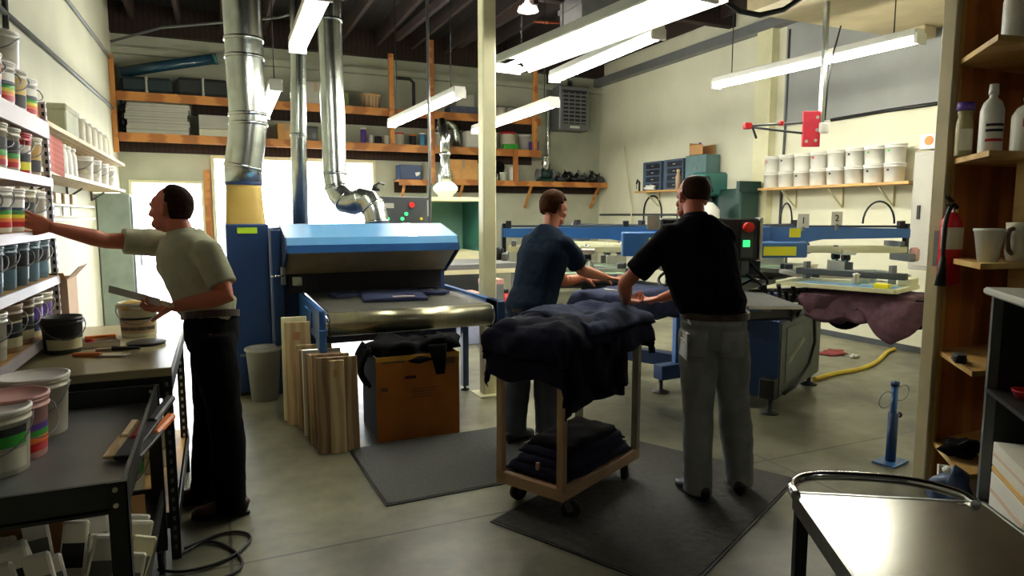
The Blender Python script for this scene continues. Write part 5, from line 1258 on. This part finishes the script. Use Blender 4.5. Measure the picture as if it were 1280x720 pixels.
# ------------------------------------------------------------------ fire extinguisher on the post
fe=thing('fire_extinguisher','red fire extinguisher with black hose mounted on the beige post','fire extinguisher',(3.745,2.395,1.19))
MB().lathe((0,0,0),[(.05,0),(.057,.01),(.057,.32),(.05,.36),(.028,.39),(.024,.40)],28).build('cylinder',RED,fe)
MB().lathe((0,0,0),[(.0578,.2),(.0578,.32)],20,cap=False,a0=R(160),a1=R(340)).build('label',WHITED,fe,'pale instruction label')
MB().box((-.02,-.02,.4),(.02,.02,.45),bev=.004).build('valve',CHROME,fe); MB().bar((-.01,0,.46),(-.09,-.02,.49),.02,.01).build('lever',BLKP,fe); MB().bar((-.01,0,.44),(-.08,-.02,.44),.02,.01).build('handle',BLKP,fe)
MB().tube(sm([(.0,-.02,.43),(-.05,-.03,.45),(-.10,-.03,.38),(-.105,-.03,.22),(-.10,-.03,.15)],2),.012,10).build('hose',BLKP,fe); MB().tube([(-.10,-.03,.16),(-.11,-.03,.0)],[.014,.028],14).build('nozzle',BLKP,fe); MB().box((-.03,.05,.1),(.03,.075,.3)).build('bracket',GREYM,fe)

# ------------------------------------------------------------------ wooden bookcase with chamfered shelves
bk=thing('corner_bookcase','varnished orange wooden bookcase with chamfered shelves against the beige post','bookcase',(3.80,2.45,0))
def B(x,y): return (x-3.80,y-2.45)
MB().box((.0,.006,0),(.85,.032,3.4)).build('back_panel',BOOKW,bk)
MB().box((-.012,-.012,0),(.012,.03,3.4)).build('edge_strip',PLY,bk,'pale front edge strip')
poly=[B(3.80,2.45),B(3.43,2.04),B(3.95,1.94),B(4.6,1.94),B(4.6,2.465),B(3.80,2.465)]
for z in (.26,.80,1.34,1.89,2.43,3.0):
    MB().prism(poly,z-.028,z).build('shelf',PLY,bk,'pale plywood shelf with angled corner')
MB().box((.235,-.50,.8),(.26,-.2,1.862)).build('divider',PLY,bk)
MB().box((.8,-.5,0),(.825,.02,3.4)).build('side_panel',BOOKW,bk)
# objects on bookcase
def sbottle(nm,x,y,z,r,h,m,capm,neck=.35,lab=None,labm=None):
    q=thing('bottle',nm,'bottle',(x,y,z)); MB().lathe((0,0,0),[(r*.95,0),(r,.006),(r,h*.62),(r*.75,h*.74),(r*neck,h*.8),(r*neck,h*.86)],24).build('body',m,q)
    MB().lathe((0,0,h*.85),[(r*neck*1.25,0),(r*neck*1.1,h*.15),(0,h*.15)],16).build('cap',capm,q)
    if lab:
        mb=MB()
        for (z0,z1,k) in lab: mb.lathe((0,0,0),[(r*1.01,h*z0),(r*1.01,h*z1)],12,mi=k,cap=False,a0=R(185),a1=R(285))
        mb.build('label',labm,q)
    return q
sbottle('white squeeze bottle with nozzle at the front of the bookcase\'s upper shelf',3.60,2.14,1.89,.052,.34,WHITEP,LIDW,lab=((.16,.2,0),(.3,.34,1),(.38,.42,1)),labm=[RED,INK])
sbottle('narrow printed tin behind the squeeze bottle on the bookcase',3.66,2.31,1.89,.04,.28,mat('olive_print',(150,140,90),.5),PURP,neck=.9,lab=((.1,.5,0),),labm=[WHITED])
sbottle('large cloudy white jug on the bookcase beside the squeeze bottle',3.86,2.10,1.89,.085,.32,WHITED,GREYM,neck=.4,lab=((.42,.55,0),),labm=[RED])
sbottle('white bottle at the right photo edge on the bookcase\'s upper shelf',3.98,1.99,1.89,.03,.14,WHITEP,LIDW)
for i in range(3): sbottle('white jug, %s from the left on the topmost visible bookcase shelf'%ordn[i],3.70+i*.12,2.13-i*.02,2.43,.05,.34,WHITEP,LIDW)
q=thing('flower_pot','plain white tapered pot on the middle bookcase shelf','pot',(3.62,2.12,1.34)); MB().lathe((0,0,0),[(.045,0),(.067,.155),(.072,.157),(.072,.17),(.064,.17),(.042,.01),(0,.01)],28).build('pot',WHITEP,q); MB().lathe((0,0,.1),[(.055,0),(0,.002)],20).build('filling',GREYP,q)
q=thing('ceramic_jug','dull white lumpy jug beside the tapered pot','jug',(3.80,2.08,1.34)); MB().lathe((0,0,0),[(.05,0),(.06,.05),(.055,.13),(.06,.2)],22).build('body',WHITED,q); MB().tube(sm([(-.05,0,.17),(-.10,0,.16),(-.09,0,.06),(-.05,0,.04)],2),.012,8).build('handle',mat('brown_grip',(110,84,66),.7),q)
q=thing('tape_dispenser','small dark stapler shaped tool on the fourth bookcase shelf','tool',(3.58,2.2,.8),R(40)); MB().box((-.05,-.03,0),(.05,.03,.04),bev=.01).build('body',INK,q); MB().bar((-.09,0,.05),(.03,0,.045),.04,.01).build('arm',GREYD,q)
q=thing('dark_pouch','black pouch on the lowest bookcase shelf','pouch',(3.68,2.22,.26)); MB().blob((0,0,.05),(.11,.08,.055),16,10,amp=.6,seed=3).build('pouch',BLACKC,q); MB().tube([(-.07,-.03,.08),(.0,-.05,.11),(.07,-.02,.08)],.006,6).build('strap',BLKP,q)
for i in range(3):
    q=thing('paper_stack',['left','middle','right'][i]+' leaning sheaf of papers on the floor inside the bookcase','papers',(3.66+i*.1,2.2-.05*i,0),R(40))
    MB().box((-.06,-.1,0),(.0,.1,.2-.02*i),rot=Matrix.Rotation(R(14),3,'Y'),pivot=(0,0,0)).build('paper',PAPER,q); MB().box((-.066,-.1,0),(-.06,.1,.19-.02*i),rot=Matrix.Rotation(R(14),3,'Y'),pivot=(0,0,0)).build('cover',CARDP,q)

# ------------------------------------------------------------------ black equipment rack at the right edge
K=Vector((3.30,1.90,0)); e1=Vector((-.7,-.714,0)).normalized(); e2=Vector((.714,-.7,0)).normalized()
er=thing('equipment_rack','black open steel rack with pale top at the right photo edge','rack',K)
def E(a,b,z): return e1*a+e2*b+Vector((0,0,z))
for a in (0,.78):
    for b in (0,.5): MB().obox(E(a+.015,b+.02,.62),e1,e2,(.03,.04,1.2)).build('post',mat('grey_post',(98,100,104),.4) if (a==0 and b==0) else BLACK,er)
MB().obox(E(.4,.25,1.225),e1,e2,(.86,.56,.035),bev=.01).build('top',GREYP,er,'pale grey top')
for z in (.22,.76): MB().obox(E(.4,.25,z),e1,e2,(.78,.5,.02)).build('shelf',BLACK,er)
MB().obox(E(.4,.49,.62),e1,e2,(.78,.01,1.18)).build('back_panel',BLACK,er); MB().obox(E(.0,.25,.62),e1,e2,(.01,.46,1.18)).build('end_panel',BLACK,er)
for i,(h0,h1,m,nm) in enumerate(((.232,.40,WHITEP,'lower white box of paper on the equipment rack\'s bottom shelf'),(.402,.43,mat('orange_folder',(220,170,70),.6),'orange folder between the white stacks on the equipment rack'),(.432,.54,PAPER,'upper white paper stack on the equipment rack\'s bottom shelf'))):
    p=K+e1*.32+e2*.14; q=thing('paper_stack',nm,'papers',(p.x,p.y,h0)); MB().obox((0,0,(h1-h0)/2),e1,e2,(.42,.24,h1-h0),bev=.003).build('stack',m,q); MB().obox(Vector((0,0,(h1-h0)*.5))-e2*.1205,e1,e2,(.41,.002,(h1-h0)*.12)).build('edge',CARDP,q)
q=thing('red_dish','small red dish with a teal brush on the equipment rack\'s middle shelf','dish',K+e1*.2+e2*.1+Vector((0,0,.772))); MB().lathe((0,0,0),[(.04,0),(.055,.035),(.058,.04),(.05,.04),(.036,.01),(0,.01)],20).build('dish',RED,q); MB().tube([(.01,0,.02),(.03,.02,.1)],.009,8).build('brush',mat('teal_handle',(50,150,140),.5),q)
q=thing('blue_roll','blue and white plastic bag slumped at the foot of the equipment rack','bag',(3.42,2.08,0)); MB().blob((0,0,.13),(.09,.09,.13),16,10,amp=.7,seed=12).build('bag',mat('slate_blue_plastic',(70,90,130),.4),q); MB().blob((-.02,.02,.27),(.03,.03,.02),10,6).build('knot',WHITEP,q)

# ------------------------------------------------------------------ steel topped cart, lower right
T0=at(991,614,Z=.80); a1=Vector((.853,-.522,0)); a2=Vector((-.522,-.853,0))
sc=thing('steel_cart','stainless steel topped cart with curved push handle in the lower right corner','cart',(T0.x,T0.y,0))
def S(a,b,z): return a1*a+a2*b+Vector((0,0,z))
Wt,Lt=.50,.78
MB().obox(S(Wt/2,Lt/2,.79),a1,a2,(Wt,Lt,.016),bev=.004).build('top',mat('polished_steel',(196,196,186),.2,metal=1,scale=3,var=.05,stretch=(1,14,1)),sc,'polished steel top')
mb=MB(); mb.obox(S(Wt/2,0.004,.775),a1,a2,(Wt,.008,.05)); mb.obox(S(.004,Lt/2,.775),a1,a2,(.008,Lt,.05)); mb.obox(S(Wt-.004,Lt/2,.775),a1,a2,(.008,Lt,.05)); mb.obox(S(Wt/2,Lt-.004,.775),a1,a2,(Wt,.008,.05)); mb.build('rim',STEEL,sc)
hp=sm([S(.0,.03,.80),S(.0,-.03,.805),S(.06,-.10,.81),S(.2,-.115,.81),S(.36,-.10,.81),S(.46,-.03,.805),S(.47,.02,.80)],2)
MB().tube(hp,.014,14).build('push_handle',CHROME,sc)
for a in (.02,Wt-.02):
    for b in (.02,Lt-.02):
        MB().obox(S(a,b,.43),a1,a2,(.032,.032,.70)).build('leg',BLACK,sc); MB().tube([S(a-.012,b,.045),S(a+.012,b,.045)],.045,18).build('wheel',RUBBER,sc); MB().obox(S(a,b,.085),a1,a2,(.035,.02,.03)).build('caster_fork',CHROME,sc)
MB().obox(S(Wt/2,Lt/2,.28),a1,a2,(Wt-.03,Lt-.03,.014)).build('lower_shelf',BLACK,sc)
# ------------------------------------------------------------------ people
def fuse(mb, name, m, voxel=.006, smooth=4, parent=None, wrinkle=0, wscale=9, seed=0, origin=None, label=None):
    """union of closed pieces into one continuous surface"""
    if origin is not None: mb.v = [v-Vector(origin) for v in mb.v]
    me = mb.mesh(name, m); o = bpy.data.objects.new(name, me); col.objects.link(o)
    r_ = o.modifiers.new('r', 'REMESH'); r_.mode = 'VOXEL'; r_.voxel_size = voxel; r_.use_smooth_shade = True
    s_ = o.modifiers.new('s', 'SMOOTH'); s_.factor = .5; s_.iterations = smooth
    dg = bpy.context.evaluated_depsgraph_get(); dg.update()
    nm = bpy.data.meshes.new_from_object(o.evaluated_get(dg)); o.modifiers.clear(); o.data = nm; bpy.data.meshes.remove(me)
    nm.name = name
    if not nm.materials: nm.materials.append(m)
    if wrinkle:
        ns = [v.normal.copy() for v in nm.vertices]
        for v, n in zip(nm.vertices, ns):
            p = v.co
            w_ = noise.noise(Vector((p.x*wscale, p.y*wscale, p.z*wscale*.6+seed))) + .6*abs(noise.noise(Vector((p.x*wscale*2.1+seed, p.y*wscale*2.1, p.z*wscale*1.6))))
            v.co = p + n*w_*wrinkle
    for p in nm.polygons: p.use_smooth = True
    if parent is not None: o.parent = parent
    if label: o['label'] = label
    return o
def vlerp(a, b, t): return Vector(a).lerp(Vector(b), t)
def hand(mb, w, hd, pn, side, curl=35, spread=.15, pinch=0, scale=1.0):
    """palm and five fingers; w wrist, hd hand direction, pn palm normal (towards the palm side), side = +1/-1 puts the thumb on that side"""
    hd = Vector(hd).normalized(); pn = Vector(pn); pn = (pn-hd*pn.dot(hd)).normalized(); wd = hd.cross(pn)*side
    s = scale
    w = Vector(w)
    mb.tube([w-hd*.02*s, w+hd*.015*s, w+hd*.045*s, w+hd*.085*s, w+hd*.098*s], [(.026*s,.019*s),(.03*s,.018*s),(.04*s,.016*s),(.041*s,.014*s),(.034*s,.009*s)], 14, side=wd)
    for k, (off, ln, r) in enumerate(((.031,.078,.0095),(.0105,.088,.0098),(-.0105,.082,.0094),(-.031,.064,.0082))):
        p = w+hd*.088*s+wd*off*s; d = (hd+wd*off*spread/.03*1.0).normalized(); pts = [p-d*.02*s]; rr = [r*s]
        for j, fr in enumerate((.45,.3,.25)):
            a = R(curl*(.6+.3*j)+pinch*(k == 0)*8)
            d = (Matrix.Rotation(-a if hd.cross(pn).dot(wd) > 0 else a, 3, wd) @ d).normalized()
            if j == 0: pts.append(p); rr.append(r*s)
            q = pts[-1]+d*ln*fr*s; pts.append(q); rr.append(r*s*(.98-.1*j))
        pts.append(pts[-1]+d*.004*s); rr.append(r*s*.5)
        mb.tube(pts, rr, 10)
    p = w+hd*.022*s+wd*.026*s; d = (hd*.75+wd*.6+pn*.35).normalized()
    q1 = p+d*.038*s; d2 = (hd+wd*.25+pn*.55).normalized(); q2 = q1+d2*.03*s; d3 = (hd+pn*.6-wd*.1).normalized(); q3 = q2+d3*.026*s
    mb.tube([p-d*.015*s, p, q1, q2, q3, q3+d3*.004*s], [.015*s,.016*s,.0125*s,.011*s,.0095*s,.005*s], 10)
def head_parts(mb, c, fd, up, s=1.0, nose=1.0):
    fd = Vector(fd).normalized(); up = Vector(up); up = (up-fd*up.dot(fd)).normalized(); rt = fd.cross(up)
    M = Matrix((rt, fd, up)).transposed(); c = Vector(c)
    def bl(p, r, n=20, m=12):
        t = MB().blob(p, r, n, m); mb.add([c+M@(v*s) for v in t.v], t.f, 0, True)
    bl((0,-.012,.028),(.076,.096,.092)); bl((0,.03,-.03),(.060,.064,.088)); bl((0,.066,-.088),(.028,.024,.022)); bl((0,.05,.03),(.062,.046,.05))
    for e in (-1,1):
        bl((e*.04,.05,-.075),(.026,.034,.026)); bl((e*.036,.068,-.02),(.026,.026,.024)); bl((e*.026,.086,.022),(.022,.013,.009)); bl((e*.011,.104,-.034),(.009,.010,.008))
        # ears: curved rim and lobe
        t = MB().tube([(e*.072,.0,-.035),(e*.080,-.004,-.025),(e*.084,-.012,.0),(e*.085,-.016,.018),(e*.082,-.006,.026),(e*.076,.006,.016)], [.008,.0085,.0075,.0075,.007,.006], 8); mb.add([c+M@(v*s) for v in t.v], t.f, 0, True)
        bl((e*.077,-.004,.0),(.007,.013,.022),10,8)
    t = MB().tube([(0,.086,.026),(0,.098,.008),(0,.110*nose,-.014),(0,.117*nose,-.028),(0,.102,-.038)], [.009,.0095,.0105,.012,.009], 10); mb.add([c+M@(v*s) for v in t.v], t.f, 0, True)
    bl((0,.088,-.058),(.024,.012,.007)); bl((0,.087,-.070),(.021,.011,.007))
    return M, c, s
def face_bits(M, c, s, parent, o3, browm):
    def W(p): return c+M@(Vector(p)*s)-o3
    for e in (-1,1):
        mb = MB().blob(W((e*.028,.0805,.010)), (.0125*s,)*3, 14, 10, 0); mb.blob(W((e*.028,.0892,.009)), (.0055*s,)*3, 10, 8, 1); mb.build('eye', [WHITEP, INK], parent)
        mb = MB().tube([W((e*.012,.098,.027)),W((e*.028,.0985,.033)),W((e*.046,.084,.028))], [.0035*s,.0045*s,.0025*s], 8); mb.build('eyebrow', browm, parent)
    MB().tube([W((-.020,.091,-.064)),W((0,.101,-.063)),W((.020,.091,-.064))], [.0025*s,.004*s,.0025*s], 8).build('lips', mat('lip_skin',(160,84,74),.5), parent)
def hair_shell(M, c, s, keep, parent, o3, m, puff=.012, seed=0, cz=.032, low=.024):
    """closed shell that comes out of the skull only where hair grows"""
    n, k = 56, 36; vs = []; fs = []
    for j in range(k+1):
        ph = -PI/2+PI*j/k
        for i in range(n):
            th = 2*PI*i/n; d = Vector((math.cos(th)*math.cos(ph), math.sin(th)*math.cos(ph), math.sin(ph)))
            q = keep(d); q = max(0, min(1, q)); nz = noise.noise(d*6+Vector((seed,0,0)))*.5+noise.noise(d*14)*.3
            e = (.074+puff*q*(1+.35*nz) if True else 0); f_ = puff*q*(1+.35*nz)-(1-q)*.016
            p = Vector((d.x*(.076+f_), -.012+d.y*(.096+f_), cz+d.z*((.090 if d.z > 0 else .090+low*min(1,-d.z*2))+f_)))
            vs.append(c+M@(p*s)-o3)
    for j in range(k):
        for i in range(n): fs.append((j*n+i, j*n+(i+1)%n, (j+1)*n+(i+1)%n, (j+1)*n+i))
    return MB().add(vs, fs, 0, True).build('hair', m, parent)
def shoe(an, toe, parent, o3, m, name='shoe'):
    an = Vector(an); t = Vector(toe); t.z = 0; t.normalize(); sd = Vector((-t.y, t.x, 0)); b = Vector((an.x, an.y, 0))
    mb = MB()
    def q(l, z): return b+t*l+Vector((0,0,z))
    mb.tube([q(-.085,.045),q(-.07,.05),q(-.02,.055),q(.05,.05),(q(.12,.038)),q(.17,.032),q(.195,.028)], [(.02,.03),(.036,.044),(.042,.05),(.043,.044),(.050,.034),(.038,.027),(.015,.015)], 18, side=sd)
    mb.tube([q(-.02,.05),q(-.025,.1),q(-.025,.115)], [.045,.045,.042], 16)
    mb.v = [Vector((v.x,v.y,max(v.z,.002))) for v in mb.v]
    o = fuse(mb, name, m, .006, 3, parent, origin=o3)
    so = MB(); pts = []
    for k_ in range(24):
        a = 2*PI*k_/24; l = .055+.145*math.cos(a); w_ = .044*math.sin(a)*(1.15 if math.cos(a) > 0 else .95); p = b+t*l+sd*w_; pts.append((p.x-o3.x, p.y-o3.y))
    so.prism(pts, .0-o3.z, .016-o3.z); so.build('sole', BLKP, o)
    return o
def limb(mb, pts, rads, n=18, sub=True):
    P_ = [Vector(p) for p in pts]
    mb.tube(P_, rads, n); return mb
def person(label, J, F, fdir, up, skin, hairm, keep, shirt, pants, shoem, toe, head_s=1.0, belly=0, sleeve=.52, shirt_w=1.0, leg_w=1.0, collar=None, hands=None, puff=.012, tuck=True, name='person'):
    g = Vector(((J['aL'].x+J['aR'].x)/2, (J['aL'].y+J['aR'].y)/2, 0))
    hs = (J['hR']-J['hL']).normalized(); ss = (J['sR']-J['sL']).normalized()
    pel, che, nk, hd = J['pelvis'], J['chest'], J['neck'], J['head']
    wa = vlerp(pel, che, .42)+Vector(F)*belly*.4
    mb = MB()
    # trunk
    def trunk(mb, grow, top=True, low=True):
        pts = [pel-Vector((0,0,.10)), pel-Vector((0,0,.02)), pel+Vector((0,0,.06)), wa, vlerp(pel,che,.75)+Vector(F)*belly*.3, che, vlerp(che,nk,.45), vlerp(che,nk,.78)]
        rad = [(.10,.075),(.158,.112),(.165,.118),(.150+belly*.3,.108+belly),(.168,.118+belly*.6),(.185,.122),(.17,.10),(.095,.075)]
        sd = [hs,hs,hs,vlerp(hs,ss,.4).normalized(),vlerp(hs,ss,.75).normalized(),ss,ss,ss]
        if not low: pts, rad, sd = pts[2:], rad[2:], sd[2:]
        mb.tube(pts, [(a+grow,b+grow) for a,b in rad], 26, side=sd)
    trunk(mb, -.012)
    mb.tube([vlerp(che,nk,.5), nk, vlerp(nk,hd,.55)], [.068,.056,.058], 16)
    for s_ in 'LR':
        S_, E_, W_ = J['s'+s_], J['e'+s_], J['w'+s_]
        mb.blob(S_, (.056,.056,.056), 14, 10)
        limb(mb, [vlerp(che,S_,.6), S_, vlerp(S_,E_,.35), vlerp(S_,E_,.8), E_, vlerp(E_,W_,.25), vlerp(E_,W_,.65), W_, vlerp(E_,W_,1.04)], [.05,.054,.050,.042,.040,.043,.035,.027,.025])
        H_, K_, A_2 = J['h'+s_], J['k'+s_], J['a'+s_]
        limb(mb, [H_+Vector((0,0,.04)), H_, vlerp(H_,K_,.5), K_, vlerp(K_,A_2,.3), vlerp(K_,A_2,.8), A_2, A_2-Vector((0,0,.05))], [.08,.082,.07,.055,.056,.04,.038,.04])
    for s_ in 'LR':
        hd_, pn_, sd_, cu = hands[s_]
        hand(mb, J['w'+s_], hd_, pn_, sd_, curl=cu)
    M, c, sc_ = head_parts(mb, hd, fdir, up, head_s)
    body = fuse(mb, name, skin, .0048, 3, origin=g); body.location = g
    tag(body, label, 'person')
    face_bits(M, c, sc_, body, g, hairm)
    hair_shell(M, c, sc_, keep, body, g, hairm, puff=puff, low=.008 if puff < .006 else .024)
    # shirt
    mb = MB(); sg = .012*shirt_w
    pts = [pel+Vector((0,0,.03 if tuck else -.05)), pel+Vector((0,0,.09)), wa, vlerp(pel,che,.75)+Vector(F)*belly*.3, che, vlerp(che,nk,.45), vlerp(che,nk,.80), vlerp(che,nk,.93)]
    rad = [(.140,.100) if tuck else (.17,.128),(.160,.118) if tuck else (.172,.13),(.162+belly*.3,.120+belly),(.180,.126+belly*.6),(.196,.13),(.178,.108),(.108,.084),(.070,.070)]
    sd = [hs,hs,vlerp(hs,ss,.4).normalized(),vlerp(hs,ss,.75).normalized(),ss,ss,ss,ss]
    mb.tube(pts, [(a+sg,b+sg) for a,b in rad], 28, side=sd)
    for s_ in 'LR':
        S_, E_ = J['s'+s_], J['e'+s_]; sl = sleeve+.2
        mb.blob(S_, (.068,.068,.066), 16, 12)
        limb(mb, [vlerp(che,S_,.55), vlerp(che,S_,.85), S_, vlerp(S_,E_,.3), vlerp(S_,E_,sl-.12), vlerp(S_,E_,sl)], [.07,.072,.070,.068,.068,.069])
    fuse(mb, 'shirt', shirt, .008, 3, body, wrinkle=.012, wscale=8, seed=hash(label)%7, origin=g)
    if collar is not None:
        ax = (nk-che).normalized(); fr = Vector(fdir); mb = MB()
        mb.lathe((nk-g)+ax*-.022, [(.072,-.014),(.068,.0),(.060,.024),(.066,.026),(.080,.0),(.088,-.018)], 24, axis=ax, cap=False); mb.build('collar', collar, body)
    # trousers
    mb = MB(); lw = leg_w
    mb.tube([pel+Vector((0,0,.075)), pel+Vector((0,0,.02)), pel-Vector((0,0,.06)), pel-Vector((0,0,.12)), pel-Vector((0,0,.16))], [(.168,.122+belly*.2),(.176,.132),(.172,.134),(.14,.12),(.09,.08)], 26, side=hs)
    for s_ in 'LR':
        H_, K_, A_2 = J['h'+s_], J['k'+s_], J['a'+s_]
        limb(mb, [H_+Vector((0,0,.03)), H_-Vector((0,0,.02)), vlerp(H_,K_,.35), vlerp(H_,K_,.7), K_, vlerp(K_,A_2,.35), vlerp(K_,A_2,.75), A_2-Vector((0,0,.0)), A_2-Vector((0,0,.055))], [r*lw for r in (.092,.098,.092,.080,.074,.074,.070,.070,.072)], 20)
    fuse(mb, 'trousers', pants, .008, 3, body, wrinkle=.011, wscale=7, seed=3, origin=g)
    mb = MB()
    n_ = 40
    zb = pel+Vector((0,0,.062)); fd_ = hs.cross(Vector((0,0,1)))
    ring = []
    for k_ in range(n_):
        a = 2*PI*k_/n_; ring.append(zb-g+hs*(.186)*math.cos(a)+fd_*(.143+belly*.3)*math.sin(a))
    for k_ in range(n_):
        a, b = ring[k_], ring[(k_+1)%n_]; ii = .93
        ctr = zb-g
        mb.add([a-Vector((0,0,.018)), b-Vector((0,0,.018)), b+Vector((0,0,.018)), a+Vector((0,0,.018)), ctr+(a-ctr)*ii-Vector((0,0,.018)), ctr+(b-ctr)*ii-Vector((0,0,.018)), ctr+(b-ctr)*ii+Vector((0,0,.018)), ctr+(a-ctr)*ii+Vector((0,0,.018))], [(0,1,2,3),(7,6,5,4),(3,2,6,7),(0,4,5,1)])
    mb.build('belt', BELTM, body)
    for s_ in 'LR': shoe(J['a'+s_], toe[s_], body, g, shoem)
    return body, g, M, c

fw = Vector((.407,.914,0)); rt = Vector((.914,-.407,0)); UP = Vector((0,0,1))
def smooth01(x): x = max(0, min(1, x)); return x*x*(3-2*x)

# man in jeans and dark polo (right)
J = dict(pelvis=at(893,407,f=3.60), chest=at(873,316,f=3.66), neck=at(868,268,f=3.70), head=at(866,250,f=3.78),
 sL=at(838,294,f=3.64), sR=at(905,296,f=3.66), eL=at(781,355,f=3.72), eR=at(888,350,f=3.93), wL=at(783,376,f=3.95), wR=at(826,373,f=4.02),
 hL=at(874,420,f=3.6), hR=at(911,420,f=3.6), kL=at(872,512,f=3.60), kR=at(917,510,f=3.63), aL=at(872,603,f=3.58), aR=at(924,592,f=3.66))
J['head'].z = 1.675
person('man in dark polo and worn grey jeans, back to the camera, on the dark mat', J, fw, (fw-rt*.35-UP*.25), UP+fw*.2, SKIN2, HAIRS,
 lambda d: smooth01((.25-d.y)*2.5)*smooth01((1.0-d.z)*3.2)*smooth01((d.z+.62+max(0,-d.y)*.2-max(0,d.y+.3)*.9)*6), POLOD, JEANS, SHOEK, dict(L=fw-rt*.35, R=fw+rt*.3), belly=.02, leg_w=1.12, shirt_w=1.6, sleeve=.55, collar=POLOD, puff=.005,
 hands=dict(L=(at(797,379,f=4.0)-at(783,376,f=3.95)+fw*.04, -UP, 1, 38), R=(at(796,377,f=4.1)-at(826,373,f=4.02), -UP+fw*.2, -1, 40)), head_s=1.03)
def decal(body, child, org, dr, up, w, h, m, name, label=None, n=16, off=.009, frame=0):
    """thin sewn-on patch following the surface of a garment"""
    gar = [c_ for c_ in body.children if c_.name.startswith(child)][0]
    dr = Vector(dr).normalized(); up = Vector(up); up = (up-dr*up.dot(dr)).normalized(); sd = dr.cross(up)
    pts = []
    for j in range(n+1):
        for i in range(n+1):
            o_ = Vector(org)-body.location+sd*w*(i/n-.5)+up*h*(j/n-.5)-dr*.5
            ok, p, nn, _ = gar.ray_cast(o_, dr)
            pts.append(p-dr*off if ok else o_+dr*.4)
    fs = []; k = len(pts); bk = [p+dr*off*.9 for p in pts]
    for j in range(n):
        for i in range(n):
            if frame and frame <= i < n-frame and frame <= j < n-frame: continue
            a = j*(n+1)+i; fs.append((a,a+1,a+n+2,a+n+1)); fs.append((k+a,k+a+n+1,k+a+n+2,k+a+1))
    mb = MB().add(pts+bk, fs, 0, True); mb.build(name, m, body, label)
DEN2 = mat('pocket_denim', (146,148,148), .9, scale=14, var=.1, bump=.1, spec=.12)
bR = [o for o in col.objects if o.name == 'person'][0]; bpy.context.view_layer.update()
for u in (868, 916):
    decal(bR, 'trousers', at(u, 430, f=3.5), fw, UP, .13, .14, DEN2, 'back_pocket')
decal(bR, 'trousers', at(893, 403, f=3.5), fw, UP, .30, .03, DEN2, 'waist_yoke')
# man in slate t-shirt (middle)
d2 = (fw*.75+rt*.65).normalized(); s2 = Vector((d2.y,-d2.x,0))
J = dict(pelvis=at(662,398,f=4.50), chest=at(678,322,f=4.60), neck=at(688,283,f=4.66), head=at(692,261,f=4.72),
 sL=at(664,304,f=4.76), sR=at(706,307,f=4.52), eL=at(706,352,f=4.95), eR=at(727,338,f=4.62), wL=at(728,347,f=5.02), wR=at(757,347,f=4.82),
 hL=at(651,408,f=4.56), hR=at(674,410,f=4.44), kL=at(648,470,f=4.52), kR=at(682,474,f=4.52), aL=at(644,531,f=4.50), aR=at(683,533,f=4.48))
person('man in slate blue t-shirt and dark jeans behind the garment cart', J, d2, (d2*1.0+rt*.25-UP*.45), UP+d2*.3, SKIN, HAIRB,
 lambda d: max(smooth01((-d.y+.02)*5)*smooth01((d.z+.82)*6), smooth01((d.z-.30)*5)*smooth01((.72-d.y)*6), smooth01((.25-d.y)*6)*smooth01((d.z+.12)*6)), STEELB, JEAND, SHOEK, dict(L=d2, R=d2+rt*.2), leg_w=1.1, shirt_w=1.3, sleeve=.58, puff=.014, tuck=False,
 hands=dict(L=(rt+fw*.1-UP*.25, -UP, -1, 22), R=(rt*1.0+fw*.5-UP*.2, -UP, 1, 22)))
# man in sage polo reaching to the rack (left)
d3 = (-rt); 
J = dict(pelvis=at(264,408,f=3.42), chest=at(236,325,f=3.44), neck=at(226,288,f=3.44), head=at(214,262,f=3.44),
 sL=at(260,316,f=3.27), sR=at(212,303,f=3.60), eL=at(284,370,f=3.22), eR=at(133,301,f=3.42), wL=at(219,383,f=3.12), wR=at(64,284,f=3.22),
 hL=at(266,424,f=3.33), hR=at(264,424,f=3.50), kL=at(282,518,f=3.34), kR=at(264,515,f=3.50), aL=at(289,622,f=3.36), aR=at(257,608,f=3.52))
pl = person('man in sage polo and black trousers reaching to the paint rack', J, d3, (-rt*1.0+fw*.10+UP*.02), UP, SKIN2, HAIRD,
 lambda d: max(smooth01((-d.y-.02)*5)*smooth01((d.z+.80)*6), smooth01((d.z-.45)*5)*smooth01((.30-d.y)*5), smooth01((.12-d.y)*6)*smooth01((d.z+.05)*6)), SAGE, TROUS, SHOEB, dict(L=-rt-fw*.25, R=-rt-fw*.1), leg_w=1.12, shirt_w=1.5, sleeve=.55, collar=SAGE, puff=.008,
 hands=dict(L=(-rt*1.0-UP*.1, -UP+fw*.3, 1, 40), R=(at(26,272,f=3.15)-at(64,284,f=3.22), -UP*.4+fw, 1, 30)), head_s=1.0)
body, g, M, c = pl
p = at(249,334,f=3.28)-g; MB().obox(p,rt,fw,(.06,.006,.012)).build('chest_logo', INK, body, 'small dark chest logo')
# flat spatula held in his near hand
a = at(200,378,f=3.10); b = at(136,361,f=3.2)
q = thing('mixing_spatula','long pale flat spatula held low by the man in the sage polo','spatula',a); MB().bar((0,0,0),b-a,.004,.035,bev=.001).build('blade',mat('pale_steel',(200,196,180),.4,metal=.3),q); MB().bar((a-b)*.25,(0,0,0),.018,.024,bev=.004).build('handle',PALEW,q)
